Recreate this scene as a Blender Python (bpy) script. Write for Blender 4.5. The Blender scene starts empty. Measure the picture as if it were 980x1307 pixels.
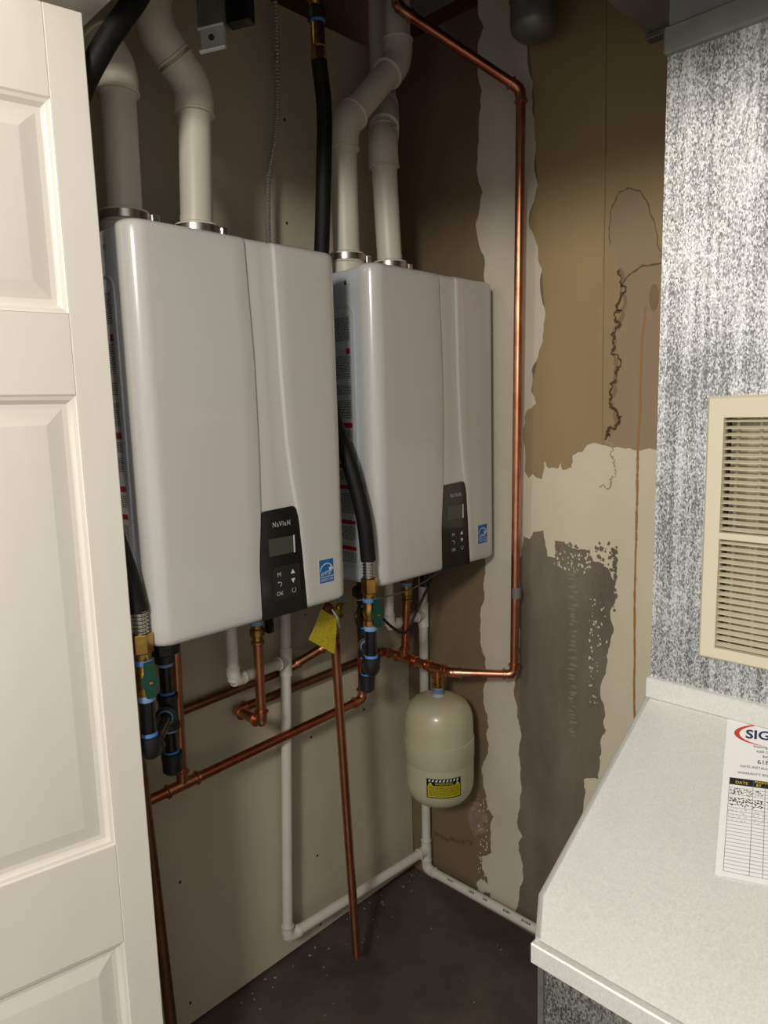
import bpy, bmesh, math, random
from mathutils import Vector, Matrix
V = Vector
R = math.radians

# ------------------------------------------------------------------ camera, light, exposure
scene = bpy.context.scene
COL = scene.collection
cam_d = bpy.data.cameras.new('camera')
cam = bpy.data.objects.new('camera', cam_d)
COL.objects.link(cam)
cam_r = V((0.69676648, -0.71678562, -0.02710809))
cam_u = V((0.12033042, 0.07954625, 0.9895418))
cam_f = V((0.70713299, 0.69274149, -0.14167628))
m = Matrix.Identity(4)
for i in range(3):
    m[i][0] = cam_r[i]; m[i][1] = cam_u[i]; m[i][2] = -cam_f[i]
m[0][3], m[1][3], m[2][3] = -1.53027, -1.40664, 1.45306
cam.matrix_world = m
cam_d.sensor_fit = 'VERTICAL'
cam_d.sensor_height = 24.0
cam_d.lens = 24.0 * 896.657 / 1307.0
cam_d.clip_start = 0.02
scene.camera = cam

world = bpy.data.worlds.new('world')
scene.world = world
world.use_nodes = True
bg = world.node_tree.nodes['Background']
bg.inputs[0].default_value = (1.0, 0.985, 0.95, 1)
bg.inputs[1].default_value = 0.58

def lamp(name, loc, power, radius, color=(1, 1, 1)):
    d = bpy.data.lights.new(name, 'POINT')
    d.energy = power; d.shadow_soft_size = radius; d.color = color
    o = bpy.data.objects.new(name, d); COL.objects.link(o); o.location = loc
    return o
# the ceiling lamp of the room in front of the closet
lamp('room_ceiling_lamp', (-2.75, -1.75, 2.26), 108, 0.16, (1.0, 0.95, 0.86))
# the warm lamp further along the same room's ceiling
lamp('room_wall_lamp', (-2.35, -0.22, 2.24), 30, 0.11, (1.0, 0.90, 0.76))

scene.view_settings.view_transform = 'Standard'
scene.view_settings.look = 'None'
scene.view_settings.gamma = 1.0
scene.view_settings.use_curve_mapping = False
scene.view_settings.exposure = 0.3

# ------------------------------------------------------------------ materials
def srgb(r, g, b):
    def f(c):
        c /= 255.0
        return c / 12.92 if c <= 0.04045 else ((c + 0.055) / 1.055) ** 2.4
    return (f(r), f(g), f(b), 1.0)

MAT = {}
def mat(name, rgb, rough=0.5, metal=0.0, var=0.0, vscale=8.0, bump=0.0, bscale=60.0, stretch=(1, 1, 1),
        spec=0.5, coat=0.0, rgb2=None, detail=4.0, rvar=0.0):
    M = bpy.data.materials.new(name); M.use_nodes = True
    nt = M.node_tree; b = nt.nodes['Principled BSDF']
    c = srgb(*rgb)
    b.inputs['Base Color'].default_value = c
    b.inputs['Roughness'].default_value = rough
    b.inputs['Metallic'].default_value = metal
    b.inputs['Specular IOR Level'].default_value = spec
    b.inputs['Coat Weight'].default_value = coat
    b.inputs['Coat Roughness'].default_value = 0.08
    tc = nt.nodes.new('ShaderNodeTexCoord'); mp = nt.nodes.new('ShaderNodeMapping')
    mp.inputs['Scale'].default_value = stretch
    geo = nt.nodes.new('ShaderNodeNewGeometry')
    nt.links.new(geo.outputs['Position'], mp.inputs['Vector'])
    if var or rgb2:
        n = nt.nodes.new('ShaderNodeTexNoise'); n.inputs['Scale'].default_value = vscale
        n.inputs['Detail'].default_value = detail; n.inputs['Roughness'].default_value = 0.6
        nt.links.new(mp.outputs[0], n.inputs['Vector'])
        cr = nt.nodes.new('ShaderNodeValToRGB')
        cr.color_ramp.elements[0].position = 0.32; cr.color_ramp.elements[1].position = 0.68
        c2 = srgb(*rgb2) if rgb2 else tuple(min(1, x * (1 + var)) for x in c[:3]) + (1,)
        c1 = c if rgb2 else tuple(x * (1 - var) for x in c[:3]) + (1,)
        cr.color_ramp.elements[0].color = c1; cr.color_ramp.elements[1].color = c2
        nt.links.new(n.outputs['Fac'], cr.inputs[0]); nt.links.new(cr.outputs[0], b.inputs['Base Color'])
        if rvar:
            mr = nt.nodes.new('ShaderNodeMapRange')
            mr.inputs[3].default_value = max(0.03, rough - rvar); mr.inputs[4].default_value = rough + rvar
            nt.links.new(n.outputs['Fac'], mr.inputs[0]); nt.links.new(mr.outputs[0], b.inputs['Roughness'])
    if bump:
        n2 = nt.nodes.new('ShaderNodeTexNoise'); n2.inputs['Scale'].default_value = bscale
        n2.inputs['Detail'].default_value = 3.0
        nt.links.new(mp.outputs[0], n2.inputs['Vector'])
        bp = nt.nodes.new('ShaderNodeBump'); bp.inputs['Strength'].default_value = bump
        bp.inputs['Distance'].default_value = 0.002
        nt.links.new(n2.outputs['Fac'], bp.inputs['Height']); nt.links.new(bp.outputs[0], b.inputs['Normal'])
    MAT[name] = M
    return M

mat('drywall', (184, 175, 152), 0.85, var=0.05, vscale=3, bump=0.1, bscale=180)
mat('grey_board', (126, 117, 101), 0.6, rgb2=(92, 84, 70), vscale=5, stretch=(1, 1, .4))
mat('brown_paper', (128, 107, 79), 0.8, rgb2=(110, 94, 72), vscale=2.2, bump=0.08, bscale=120)
mat('compound', (204, 195, 178), 0.8, rgb2=(194, 182, 164), vscale=5, bump=0.1, bscale=70)
mat('tan_paint', (158, 136, 96), 0.62, rgb2=(146, 125, 88), vscale=3.2, bump=0.06, bscale=80, stretch=(1, 1, .35))
mat('pink_stain', (149, 129, 102), 0.62, rgb2=(143, 123, 97), vscale=4)
mat('cream_paint', (214, 204, 182), 0.45, rgb2=(203, 192, 168), vscale=5.0, bump=0.05, bscale=60, stretch=(1, 1, .5))
mat('stain_dark', (74, 50, 24), 0.7)
mat('stain_faint', (104, 80, 52), 0.7)
mat('stain_soft', (166, 142, 106), 0.7)
mat('smear', (134, 124, 107), 0.7)
mat('stain_drip', (152, 114, 60), 0.6)
mat('concrete', (56, 52, 45), 0.48, rgb2=(94, 88, 77), vscale=3.2, bump=0.25, bscale=45, detail=7, rvar=0.12)
mat('speck', (150, 145, 134), 0.8)
mat('door_paint', (229, 222, 211), 0.42, var=0.02, vscale=6, bump=0.06, bscale=30, stretch=(3, 3, .4))
mat('room_paint', (205, 200, 192), 0.8)
mat('wood', (96, 52, 30), 0.7, rgb2=(70, 38, 22), vscale=14, stretch=(.2, 1, 1))
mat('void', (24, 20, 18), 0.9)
mat('enamel', (194, 192, 186), 0.22, coat=0.5)
mat('side_metal', (176, 180, 186), 0.32, coat=0.2)
mat('gloss_black', (12, 12, 12), 0.18, coat=0.3)
mat('pad_black', (24, 24, 23), 0.4)
mat('display', (66, 68, 60), 0.25)
mat('white_print', (210, 212, 208), 0.6)
mat('grey_print', (190, 192, 190), 0.6)
mat('sticker_blue', (26, 96, 160), 0.35)
mat('label_white', (176, 178, 178), 0.5)
mat('label_ink', (62, 62, 64), 0.6)
mat('label_red', (150, 26, 34), 0.5)
mat('pvc', (202, 196, 180), 0.42, var=0.03, vscale=9)
mat('pvc_white', (208, 204, 192), 0.4, var=0.04, vscale=12)
mat('pvc_print', (84, 82, 78), 0.6)
mat('steel', (190, 186, 178), 0.25, 1.0)
mat('conduit_metal', (168, 163, 152), 0.35, 0.6)
mat('copper', (218, 154, 122), 0.31, 1.0, rgb2=(186, 118, 88), vscale=22, rvar=0.07)
mat('copper_old', (158, 112, 84), 0.42, 1.0, rgb2=(120, 84, 62), vscale=18, rvar=0.08)
mat('copper_red', (196, 118, 92), 0.33, 1.0, rgb2=(166, 92, 70), vscale=20, rvar=0.06)
mat('solder', (190, 186, 178), 0.4, 1.0)
mat('brass', (196, 158, 84), 0.28, 1.0, rgb2=(150, 112, 58), vscale=30, rvar=0.05)
mat('black_iron', (30, 30, 31), 0.42, 0.0, var=0.2, vscale=60)
mat('black_pipe', (14, 14, 16), 0.2, 0.0, coat=0.3)
mat('rubber', (10, 10, 10), 0.62, spec=0.3)
mat('cable', (10, 10, 10), 0.5)
mat('wire_grey', (110, 108, 102), 0.5)
mat('blue_tape', (74, 122, 190), 0.5)
mat('pale_tape', (126, 160, 204), 0.5)
mat('green_handle', (10, 62, 48), 0.4)
mat('tag_yellow', (190, 172, 34), 0.5, rgb2=(160, 142, 24), vscale=180)
mat('handle_red', (110, 34, 36), 0.4)
mat('tank_paint', (186, 178, 148), 0.27, coat=0.25)
mat('warn_yellow', (188, 172, 20), 0.5)
mat('warn_black', (18, 17, 12), 0.5)
mat('grille_cream', (220, 211, 186), 0.45)
mat('filter_grey', (218, 211, 188), 0.8, rgb2=(180, 174, 154), vscale=20, stretch=(1, 6, .3))
mat('paper', (238, 238, 238), 0.7)
mat('ink_navy', (28, 38, 96), 0.6)
mat('ink_black', (26, 26, 28), 0.6)
mat('ink_grey', (120, 120, 122), 0.6)
mat('ink_red', (206, 56, 34), 0.5)
mat('ink_yellow', (226, 206, 60), 0.6)
mat('galv_dull', (140, 140, 138), 0.5, 0.4, var=.08, vscale=12)
mat('zinc', (206, 206, 202), 0.35, 0.45)
mat('seam', (130, 109, 76), 0.7)
mat('stain_halo', (128, 106, 78), 0.7)
mat('cap_grey', (112, 112, 108), 0.38, 0.35, var=0.2, vscale=25)
mat('pink_plaster', (160, 148, 132), 0.85)
mat('scrape_paint', (150, 136, 120), 0.8, rgb2=(116, 98, 80), vscale=40)
mat('screw', (40, 36, 30), 0.6)

def galvanized(name, base, spread, rough, cell, bump, streak, metal=1.0):
    M = bpy.data.materials.new(name); M.use_nodes = True
    nt = M.node_tree; b = nt.nodes['Principled BSDF']
    b.inputs['Metallic'].default_value = metal
    geo = nt.nodes.new('ShaderNodeNewGeometry')
    mp = nt.nodes.new('ShaderNodeMapping'); mp.inputs['Scale'].default_value = (1, 1, 0.55)
    nt.links.new(geo.outputs['Position'], mp.inputs['Vector'])
    vo = nt.nodes.new('ShaderNodeTexVoronoi'); vo.inputs['Scale'].default_value = cell
    nt.links.new(mp.outputs[0], vo.inputs['Vector'])
    sep = nt.nodes.new('ShaderNodeSeparateColor'); nt.links.new(vo.outputs['Color'], sep.inputs[0])
    no = nt.nodes.new('ShaderNodeTexNoise'); no.inputs['Scale'].default_value = 9; no.inputs['Detail'].default_value = 6
    nt.links.new(geo.outputs['Position'], no.inputs['Vector'])
    mp2 = nt.nodes.new('ShaderNodeMapping'); mp2.inputs['Scale'].default_value = (1, 1, 0.02)
    nt.links.new(geo.outputs['Position'], mp2.inputs['Vector'])
    st = nt.nodes.new('ShaderNodeTexNoise'); st.inputs['Scale'].default_value = 130; st.inputs['Detail'].default_value = 3
    nt.links.new(mp2.outputs[0], st.inputs['Vector'])
    def math_(op, a, bb):
        n = nt.nodes.new('ShaderNodeMath'); n.operation = op
        for i, v in enumerate((a, bb)):
            if isinstance(v, (int, float)): n.inputs[i].default_value = v
            else: nt.links.new(v, n.inputs[i])
        return n.outputs[0]
    s = math_('MULTIPLY', sep.outputs[0], 0.5)
    s = math_('ADD', s, math_('MULTIPLY', no.outputs['Fac'], 0.5))
    s = math_('ADD', s, math_('MULTIPLY', math_('SUBTRACT', st.outputs['Fac'], 0.5), streak))
    cr = nt.nodes.new('ShaderNodeValToRGB')
    cr.color_ramp.elements[0].position = 0.25; cr.color_ramp.elements[1].position = 0.75
    lo = [max(0, x - spread) for x in base]; hi = [min(255, x + spread) for x in base]
    cr.color_ramp.elements[0].color = srgb(*lo); cr.color_ramp.elements[1].color = srgb(*hi)
    nt.links.new(s, cr.inputs[0]); nt.links.new(cr.outputs[0], b.inputs['Base Color'])
    mr = nt.nodes.new('ShaderNodeMapRange'); mr.inputs[3].default_value = rough - 0.07; mr.inputs[4].default_value = rough + 0.1
    nt.links.new(sep.outputs[1], mr.inputs[0]); nt.links.new(mr.outputs[0], b.inputs['Roughness'])
    bp = nt.nodes.new('ShaderNodeBump'); bp.inputs['Strength'].default_value = bump; bp.inputs['Distance'].default_value = 0.001
    h = math_('ADD', sep.outputs[2], math_('MULTIPLY', st.outputs['Fac'], streak))
    nt.links.new(h, bp.inputs['Height']); nt.links.new(bp.outputs[0], b.inputs['Normal'])
    MAT[name] = M
galvanized('galv_spangle', (176, 178, 180), 54, 0.52, 520, 0.4, 0.7, 0.85)
galvanized('galv_dark', (138, 138, 132), 48, 0.5, 520, 0.3, 0.3, 0.7)
galvanized('galv_smooth', (230, 232, 226), 6, 0.44, 480, 0.01, 0.1, 0.25)

# ------------------------------------------------------------------ geometry helpers
class G:
    def __init__(s): s.v = []; s.f = []
    def add(s, vs, fs):
        o = len(s.v); s.v += [V(p) for p in vs]; s.f += [tuple(i + o for i in f) for f in fs]; return s
    def box(s, a, b):
        (x0, y0, z0), (x1, y1, z1) = a, b
        return s.add([(x0,y0,z0),(x1,y0,z0),(x1,y1,z0),(x0,y1,z0),(x0,y0,z1),(x1,y0,z1),(x1,y1,z1),(x0,y1,z1)],
                     [(0,3,2,1),(4,5,6,7),(0,1,5,4),(1,2,6,5),(2,3,7,6),(3,0,4,7)])
    def rbox(s, a, b, r=0.003, seg=2):
        bm = bmesh.new(); bmesh.ops.create_cube(bm, size=1)
        for v in bm.verts:
            v.co = V([(a[i] + b[i]) / 2 + v.co[i] * abs(b[i] - a[i]) for i in range(3)])
        bmesh.ops.bevel(bm, geom=bm.edges[:], offset=r, segments=seg, profile=0.5, affect='EDGES')
        bm.verts.index_update()
        s.add([v.co.copy() for v in bm.verts], [[v.index for v in f.verts] for f in bm.faces]); bm.free(); return s
    def obox(s, c, ax, ay, az, hx, hy, hz):
        ax, ay, az, c = V(ax).normalized(), V(ay).normalized(), V(az).normalized(), V(c)
        vs = [c + ax*hx*i + ay*hy*j + az*hz*k for k in (-1, 1) for i, j in ((-1,-1),(1,-1),(1,1),(-1,1))]
        return s.add(vs, [(0,3,2,1),(4,5,6,7),(0,1,5,4),(1,2,6,5),(2,3,7,6),(3,0,4,7)])
    def quad(s, *p): return s.add(p, [tuple(range(len(p)))])
    def sweep(s, pts, rad, seg=16, caps=True, rot=0.0):
        pts = [V(p) for p in pts]; n = len(pts)
        if not hasattr(rad, '__len__'): rad = [rad] * n
        tan = []
        for i in range(n):
            t = pts[min(i+1, n-1)] - pts[max(i-1, 0)]
            j = 1
            while t.length < 1e-7 and j < n:
                j += 1; t = pts[min(i+j, n-1)] - pts[max(i-j, 0)]
            tan.append(t.normalized())
        a = V((0, 0, 1)) if abs(tan[0].z) < 0.9 else V((1, 0, 0))
        nx = tan[0].cross(a).normalized()
        vs = []; fs = []
        for i in range(n):
            nx = (nx - tan[i] * nx.dot(tan[i])).normalized(); ny = tan[i].cross(nx)
            for k in range(seg):
                an = 2 * math.pi * k / seg + rot
                vs.append(pts[i] + (nx * math.cos(an) + ny * math.sin(an)) * rad[i])
        for i in range(n - 1):
            for k in range(seg):
                k2 = (k + 1) % seg
                fs.append((i*seg+k, i*seg+k2, (i+1)*seg+k2, (i+1)*seg+k))
        if caps:
            fs.append(tuple(range(seg - 1, -1, -1))); fs.append(tuple((n-1)*seg + k for k in range(seg)))
        return s.add(vs, fs)
    def lathe(s, base, axis, prof, seg=24, rot=0.0):
        base, axis = V(base), V(axis).normalized()
        return s.sweep_prof(base, axis, prof, seg, rot)
    def sweep_prof(s, base, axis, prof, seg, rot):
        a = V((0, 0, 1)) if abs(axis.z) < 0.9 else V((1, 0, 0))
        nx = axis.cross(a).normalized(); ny = axis.cross(nx)
        vs = []; fs = []; n = len(prof)
        for r, h in prof:
            for k in range(seg):
                an = 2 * math.pi * k / seg + rot
                vs.append(base + axis * h + (nx * math.cos(an) + ny * math.sin(an)) * max(r, 1e-5))
        for i in range(n - 1):
            for k in range(seg):
                k2 = (k + 1) % seg
                fs.append((i*seg+k, i*seg+k2, (i+1)*seg+k2, (i+1)*seg+k))
        fs.append(tuple(range(seg - 1, -1, -1))); fs.append(tuple((n-1)*seg + k for k in range(seg)))
        return s.add(vs, fs)
    def prism(s, poly, o, u, v, n, t):
        """outline poly (list of 2-D points) in the plane o,u,v, thickness t along n"""
        o, u, v, n = V(o), V(u), V(v), V(n)
        bm = bmesh.new()
        front = [bm.verts.new(o + u*a + v*b + n*t) for a, b in poly]
        back = [bm.verts.new(o + u*a + v*b) for a, b in poly]
        f = bm.faces.new(front); bm.faces.new(back[::-1])
        k = len(poly)
        for i in range(k):
            j = (i + 1) % k
            bm.faces.new((back[i], back[j], front[j], front[i]))
        bm.normal_update()
        bmesh.ops.triangulate(bm, faces=[x for x in bm.faces if len(x.verts) > 4], ngon_method='EAR_CLIP')
        bmesh.ops.recalc_face_normals(bm, faces=bm.faces[:])
        bm.verts.index_update()
        s.add([x.co.copy() for x in bm.verts], [[x.index for x in q.verts] for q in bm.faces]); bm.free(); return s

WL = {}
def wloc(o): return WL.get(o.name, V((0, 0, 0)))
def setp(o, label=None, cat=None, group=None, kind=None):
    if label: o['label'] = label
    if cat: o['category'] = cat
    if group: o['group'] = group
    if kind: o['kind'] = kind
    return o
def thing(name, loc, label, cat, group=None, kind=None):
    o = bpy.data.objects.new(name, None); COL.objects.link(o)
    o.location = loc; o.empty_display_size = 0.05; WL[o.name] = V(loc)
    return setp(o, label, cat, group, kind)
def part(name, g, material, parent=None, label=None, kind=None, angle=35, fix=False):
    off = wloc(parent) if parent else V((0, 0, 0))
    me = bpy.data.meshes.new(name)
    me.from_pydata([tuple(p - off) for p in g.v], [], g.f)
    me.materials.append(MAT[material])
    if fix:
        bm = bmesh.new(); bm.from_mesh(me); bmesh.ops.recalc_face_normals(bm, faces=bm.faces[:]); bm.to_mesh(me); bm.free()
    me.polygons.foreach_set('use_smooth', [True] * len(me.polygons))
    me.set_sharp_from_angle(angle=R(angle))
    o = bpy.data.objects.new(name, me); COL.objects.link(o)
    if parent: o.parent = parent
    WL[o.name] = off
    return setp(o, label=label, kind=kind)
def solo(name, g, material, loc, label, cat, **k):
    """a thing that is one mesh, origin at loc"""
    h = thing('tmp_origin', loc, None, None)
    o = part(name, g, material, h, angle=k.pop('angle', 35))
    o.parent = None; o.location = loc
    bpy.data.objects.remove(h)
    return setp(o, label, cat, **k)
def text_geo(body, size, o, u, v, n, off=0.0004, sx=1.0, align='CENTER', shear=0.0, bold=0.0, space=1.0):
    cu = bpy.data.curves.new('text', 'FONT'); cu.body = body; cu.size = size
    cu.align_x = align; cu.align_y = 'CENTER'; cu.shear = shear; cu.offset = bold; cu.space_character = space; cu.resolution_u = 3
    ob = bpy.data.objects.new('text', cu); COL.objects.link(ob)
    dg = bpy.context.evaluated_depsgraph_get(); dg.update()
    me = bpy.data.meshes.new_from_object(ob.evaluated_get(dg))
    o, u, v, n = V(o), V(u).normalized(), V(v).normalized(), V(n).normalized()
    g = G().add([o + u*(p.co.x*sx) + v*p.co.y + n*off for p in me.vertices], [tuple(p.vertices) for p in me.polygons])
    bpy.data.objects.remove(ob); bpy.data.curves.remove(cu); bpy.data.meshes.remove(me)
    return g
def catmull(pts, n=8):
    pts = [V(p) for p in pts]; P = [pts[0]*2 - pts[1]] + pts + [pts[-1]*2 - pts[-2]]
    out = []
    for i in range(1, len(P) - 2):
        a, b, c, d = P[i-1], P[i], P[i+1], P[i+2]
        for k in range(n):
            t = k / n
            out.append(0.5*((2*b) + (c-a)*t + (2*a-5*b+4*c-d)*t*t + (3*b-a-3*c+d)*t**3))
    out.append(pts[-1]); return out
def rough_poly(poly, amp, depth, rnd, closed=True):
    pts = [V((a, b, 0)) for a, b in poly]
    for _ in range(depth):
        out = []
        k = len(pts)
        for i in range(k if closed else k - 1):
            a, b = pts[i], pts[(i+1) % k]
            d = b - a; L = d.length
            nrm = V((-d.y, d.x, 0))
            out += [a, (a+b)/2 + nrm * rnd.uniform(-amp, amp)]
        if not closed: out.append(pts[-1])
        pts = out
    return [(p.x, p.y) for p in pts]
def ribbon(line, w, rnd, wv=0.5):
    pts = [V((a, b, 0)) for a, b in line]; L = []; Rr = []
    for i, p in enumerate(pts):
        t = (pts[min(i+1, len(pts)-1)] - pts[max(i-1, 0)]).normalized(); nn = V((-t.y, t.x, 0))
        ww = w * (1 + rnd.uniform(-wv, wv)) / 2
        L.append(p + nn*ww); Rr.append(p - nn*ww)
    return L, Rr
# ------ outlines of the coats of paint and stains on the right wall, metres along and up the wall
STRIP = [(-0.2812,2.4881),(-0.2798,2.4202),(-0.2959,2.3771),(-0.2766,2.3414),(-0.2782,2.2659),(-0.2856,2.2011),(-0.2769,2.1338),(-0.2719,2.0436),(-0.2885,1.9946),(-0.2656,1.9194),(-0.2914,1.8416),(-0.2813,1.7379),(-0.2901,1.5981),(-0.2761,1.4567),(-0.2849,1.2903),(-0.2707,1.1617),(-0.2871,1.0595),(-0.2822,0.9755),(-0.2861,0.9452),(-0.2704,0.8485),(-0.27,0.8099),(-0.2884,0.7664),(-0.2932,0.7038),(-0.2795,0.6726),(-0.2792,0.6332),(-0.2976,0.5665),(-0.2885,0.545),(-0.2972,0.5126),(-0.271,0.423),(-0.277,0.3819),(-0.2878,0.3547),(-0.2917,0.3176),(-0.312,0.3017),(-0.3018,0.2393),(-0.305,0.187),(-0.2695,0.1585),(-0.2719,0.1172),(-0.2886,0.1002),(-0.2994,0.0555),(-0.3048,0.0206),(-0.3805,0.0277),(-0.3949,0.0766),(-0.3982,0.1096),(-0.4103,0.1777),(-0.4049,0.2107),(-0.3949,0.2582),(-0.4089,0.2808),(-0.3949,0.2982),(-0.4002,0.3865),(-0.4012,0.4924),(-0.3981,0.539),(-0.4011,0.5984),(-0.3904,0.6243),(-0.3904,0.7397),(-0.401,0.8359),(-0.3961,0.9635),(-0.4057,1.0908),(-0.4103,1.2144),(-0.4162,1.3213),(-0.4192,1.4436),(-0.4476,1.4623),(-0.4319,1.4975),(-0.4548,1.5875),(-0.4696,1.6901),(-0.4626,1.7787),(-0.4516,1.8076),(-0.4405,1.8603),(-0.425,1.8885),(-0.4508,1.976),(-0.4395,2.1187),(-0.4349,2.2095),(-0.4197,2.3098),(-0.4174,2.3913),(-0.4131,2.4346)]
TAN = [(-0.4088,2.4612),(-0.4174,2.3913),(-0.4197,2.3098),(-0.4349,2.2095),(-0.4395,2.1187),(-0.4508,1.976),(-0.425,1.8885),(-0.4405,1.8603),(-0.4516,1.8076),(-0.4626,1.7787),(-0.4696,1.6901),(-0.4548,1.5875),(-0.4305,1.4975),(-0.4192,1.4436),(-0.4008,1.3349),(-0.4008,1.2442),(-0.7925,1.3268),(-0.8415,1.7897),(-0.8233,2.2891)]
PINK = [(-0.6364,1.8076),(-0.635,1.8777),(-0.6526,1.9133),(-0.6776,1.9174),(-0.7023,1.907),(-0.7242,1.8593),(-0.7432,1.7887),(-0.8426,1.7589),(-0.8577,1.3453),(-0.6357,1.3547),(-0.6314,1.3746),(-0.6595,1.4087),(-0.6432,1.4659),(-0.6568,1.5372),(-0.6449,1.5694),(-0.6441,1.6111),(-0.6672,1.6617),(-0.6642,1.7143),(-0.6541,1.7578)]
CREAM = [(-0.4008,1.3148),(-0.4102,1.3031),(-0.4254,1.2757),(-0.4367,1.2862),(-0.4631,1.2735),(-0.4718,1.3199),(-0.4846,1.3018),(-0.5093,1.3027),(-0.5178,1.3165),(-0.5222,1.2994),(-0.5455,1.306),(-0.5493,1.3364),(-0.5741,1.3444),(-0.586,1.3613),(-0.606,1.366),(-0.6366,1.3602),(-0.6777,1.3544),(-0.7055,1.3506),(-0.7547,1.3515),(-0.8574,1.3518),(-0.8911,0.4282),(-0.5921,0.3774),(-0.5911,0.4439),(-0.5901,0.5167),(-0.6305,0.5315),(-0.6315,0.5904),(-0.6479,0.6664),(-0.6438,0.7144),(-0.6321,0.7466),(-0.645,0.8198),(-0.6546,0.8888),(-0.653,0.9698),(-0.6654,1.0368),(-0.645,1.0717),(-0.6066,1.0837),(-0.596,1.1074),(-0.5542,1.1082),(-0.5327,1.1175),(-0.5021,1.122),(-0.5091,1.075),(-0.4819,1.0782),(-0.4753,1.109),(-0.4706,1.1451),(-0.4395,1.1382),(-0.4281,1.118),(-0.4099,1.1251),(-0.4009,1.1275)]
CRACK = [(-0.6597,1.7502),(-0.6642,1.7143),(-0.6672,1.6617),(-0.6623,1.6299),(-0.6431,1.6111),(-0.6502,1.5863),(-0.644,1.5695),(-0.6578,1.5372),(-0.6556,1.5076),(-0.6432,1.4659),(-0.657,1.4407),(-0.6605,1.4087),(-0.6407,1.3963),(-0.6314,1.3746),(-0.6456,1.3404),(-0.6558,1.3136),(-0.6601,1.2902),(-0.6471,1.2658),(-0.6197,1.2643)]
ARCH = [(-0.6642,1.7143),(-0.6818,1.7352),(-0.7116,1.7504),(-0.7594,1.7493)]
ARCH2 = [(-0.6364,1.8076),(-0.635,1.8777),(-0.6526,1.9133),(-0.6776,1.9174),(-0.7023,1.907),(-0.7242,1.8593),(-0.7432,1.7887),(-0.756,1.753)]
DRIP = [(-0.7208,1.6621),(-0.7181,1.6325),(-0.7137,1.576),(-0.713,1.4153),(-0.7115,1.2942),(-0.7122,1.1814),(-0.7123,1.1286),(-0.7138,0.9357),(-0.7195,0.7024)]
BLOB = [(-0.73,1.7101),(-0.7471,1.711),(-0.7516,1.6698),(-0.7385,1.6518),(-0.7277,1.6678)]
HCRACK = [(-0.087,0.1521),(-0.1247,0.1526),(-0.1677,0.1662),(-0.2355,0.1757)]
SCRAPE = [(-0.2226,0.2949),(-0.2626,0.3255),(-0.2901,0.2976),(-0.2842,0.2415),(-0.2502,0.2121),(-0.2277,0.2424)]
LOWSCR = [(-0.2486,0.0607),(-0.2603,0.0815),(-0.2885,0.0801),(-0.2966,0.0541),(-0.2712,0.0389)]
# ------------------------------------------------------------------ the setting
rnd = random.Random(7)
def struct(name, g, material, parent=None, **k):
    o = part(name, g, material, parent, **k)
    if parent is None: o['kind'] = 'structure'
    return o
struct('floor', G().box((-4.2, -3.6, -0.1), (0.15, 0.9, 0.0)), 'concrete')
fl = bpy.data.objects['floor']
g = G()
for i in range(70):                                   # paint flecks and plaster crumbs stuck on the concrete
    x, y = rnd.uniform(-0.75, -0.03), rnd.uniform(-0.75, -0.03)
    s = rnd.uniform(0.001, 0.0035)
    if i < 22: x, y = rnd.uniform(-0.7, 0), rnd.uniform(-0.05, -0.012); s *= 1.3
    g.prism([(s*math.cos(a)*rnd.uniform(.5, 1.4), s*math.sin(a)*rnd.uniform(.5, 1.4)) for a in [k*1.2566 for k in range(5)]],
            (x, y, 0), (1, 0, 0), (0, 1, 0), (0, 0, 1), 0.0008)
part('paint_flecks', g, 'speck', fl, kind='stuff')

wl = struct('wall_left', G().box((-1.9, 0.0, 0.008), (-0.004, 0.013, 2.40)), 'drywall')
for x, z in ((-.397, 2.148), (-.404, 1.912), (-.399, .588), (-.396, .239), (-.807, .38), (-.804, .062), (-.395, .028), (-.40, .93), (-.2, .60), (-.81, 2.15)):
    part('screw', G().lathe((x, 0.0, z), (0, -1, 0), [(0.0038, -.002), (0.0038, 0.0004), (0.002, 0.0009)], 10), 'screw', wl)
part('patch', G().prism(rough_poly([(-.47, .84), (-.34, .83), (-.33, .95), (-.40, .99), (-.48, .96)], .08, 3, rnd),
     (0, 0, 0), (1, 0, 0), (0, 0, 1), (0, -1, 0), 0.0006), 'pink_plaster', wl)

wr = struct('wall_right', G().box((0.0, -1.75, 0.0), (0.1, 0.10, 2.435)), 'brown_paper')
def wpatch(name, poly, material, t, amp=0.10, depth=3, seed=1):
    return part(name, G().prism(rough_poly(poly, amp, depth, random.Random(seed)), (0, 0, 0), (0, 1, 0), (0, 0, 1), (-1, 0, 0), t), material, wr)
def wline(name, line, w, material, t, amp=0.16, depth=2, seed=3, wv=0.5, taper=False):
    rr = random.Random(seed)
    ln = rough_poly(line, amp, depth, rr, closed=False)
    L, Q = ribbon(ln, w, rr, wv)
    g = G(); k = len(L)
    vs = [V((-t, p.x, p.y)) for p in L] + [V((-t, p.x, p.y)) for p in Q]
    g.add(vs, [(i, i+1, k+i+1, k+i) for i in range(k-1)])
    return part(name, g, material, wr)
wpatch('grey_board', [(-.40, 0.0), (-.74, 0.0), (-.74, 1.0), (-.66, 1.16), (-.40, 1.16)], 'grey_board', 0.0004, 0.0, 1, 2)
wpatch('tan_paint_coat', TAN, 'tan_paint', 0.0004, 0.02, 1, 2)
wpatch('water_stain', PINK, 'pink_stain', 0.0006, 0.05, 2, 4)
wpatch('cream_paint_coat', CREAM, 'cream_paint', 0.0009, 0.11, 3, 5)
wpatch('joint_compound', STRIP, 'compound', 0.0013, 0.10, 3, 6)
wpatch('plaster_scrape', SCRAPE, 'scrape_paint', 0.0005, 0.2, 3, 8)
wpatch('plaster_scrape', LOWSCR, 'compound', 0.0006, 0.25, 3, 9)
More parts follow.
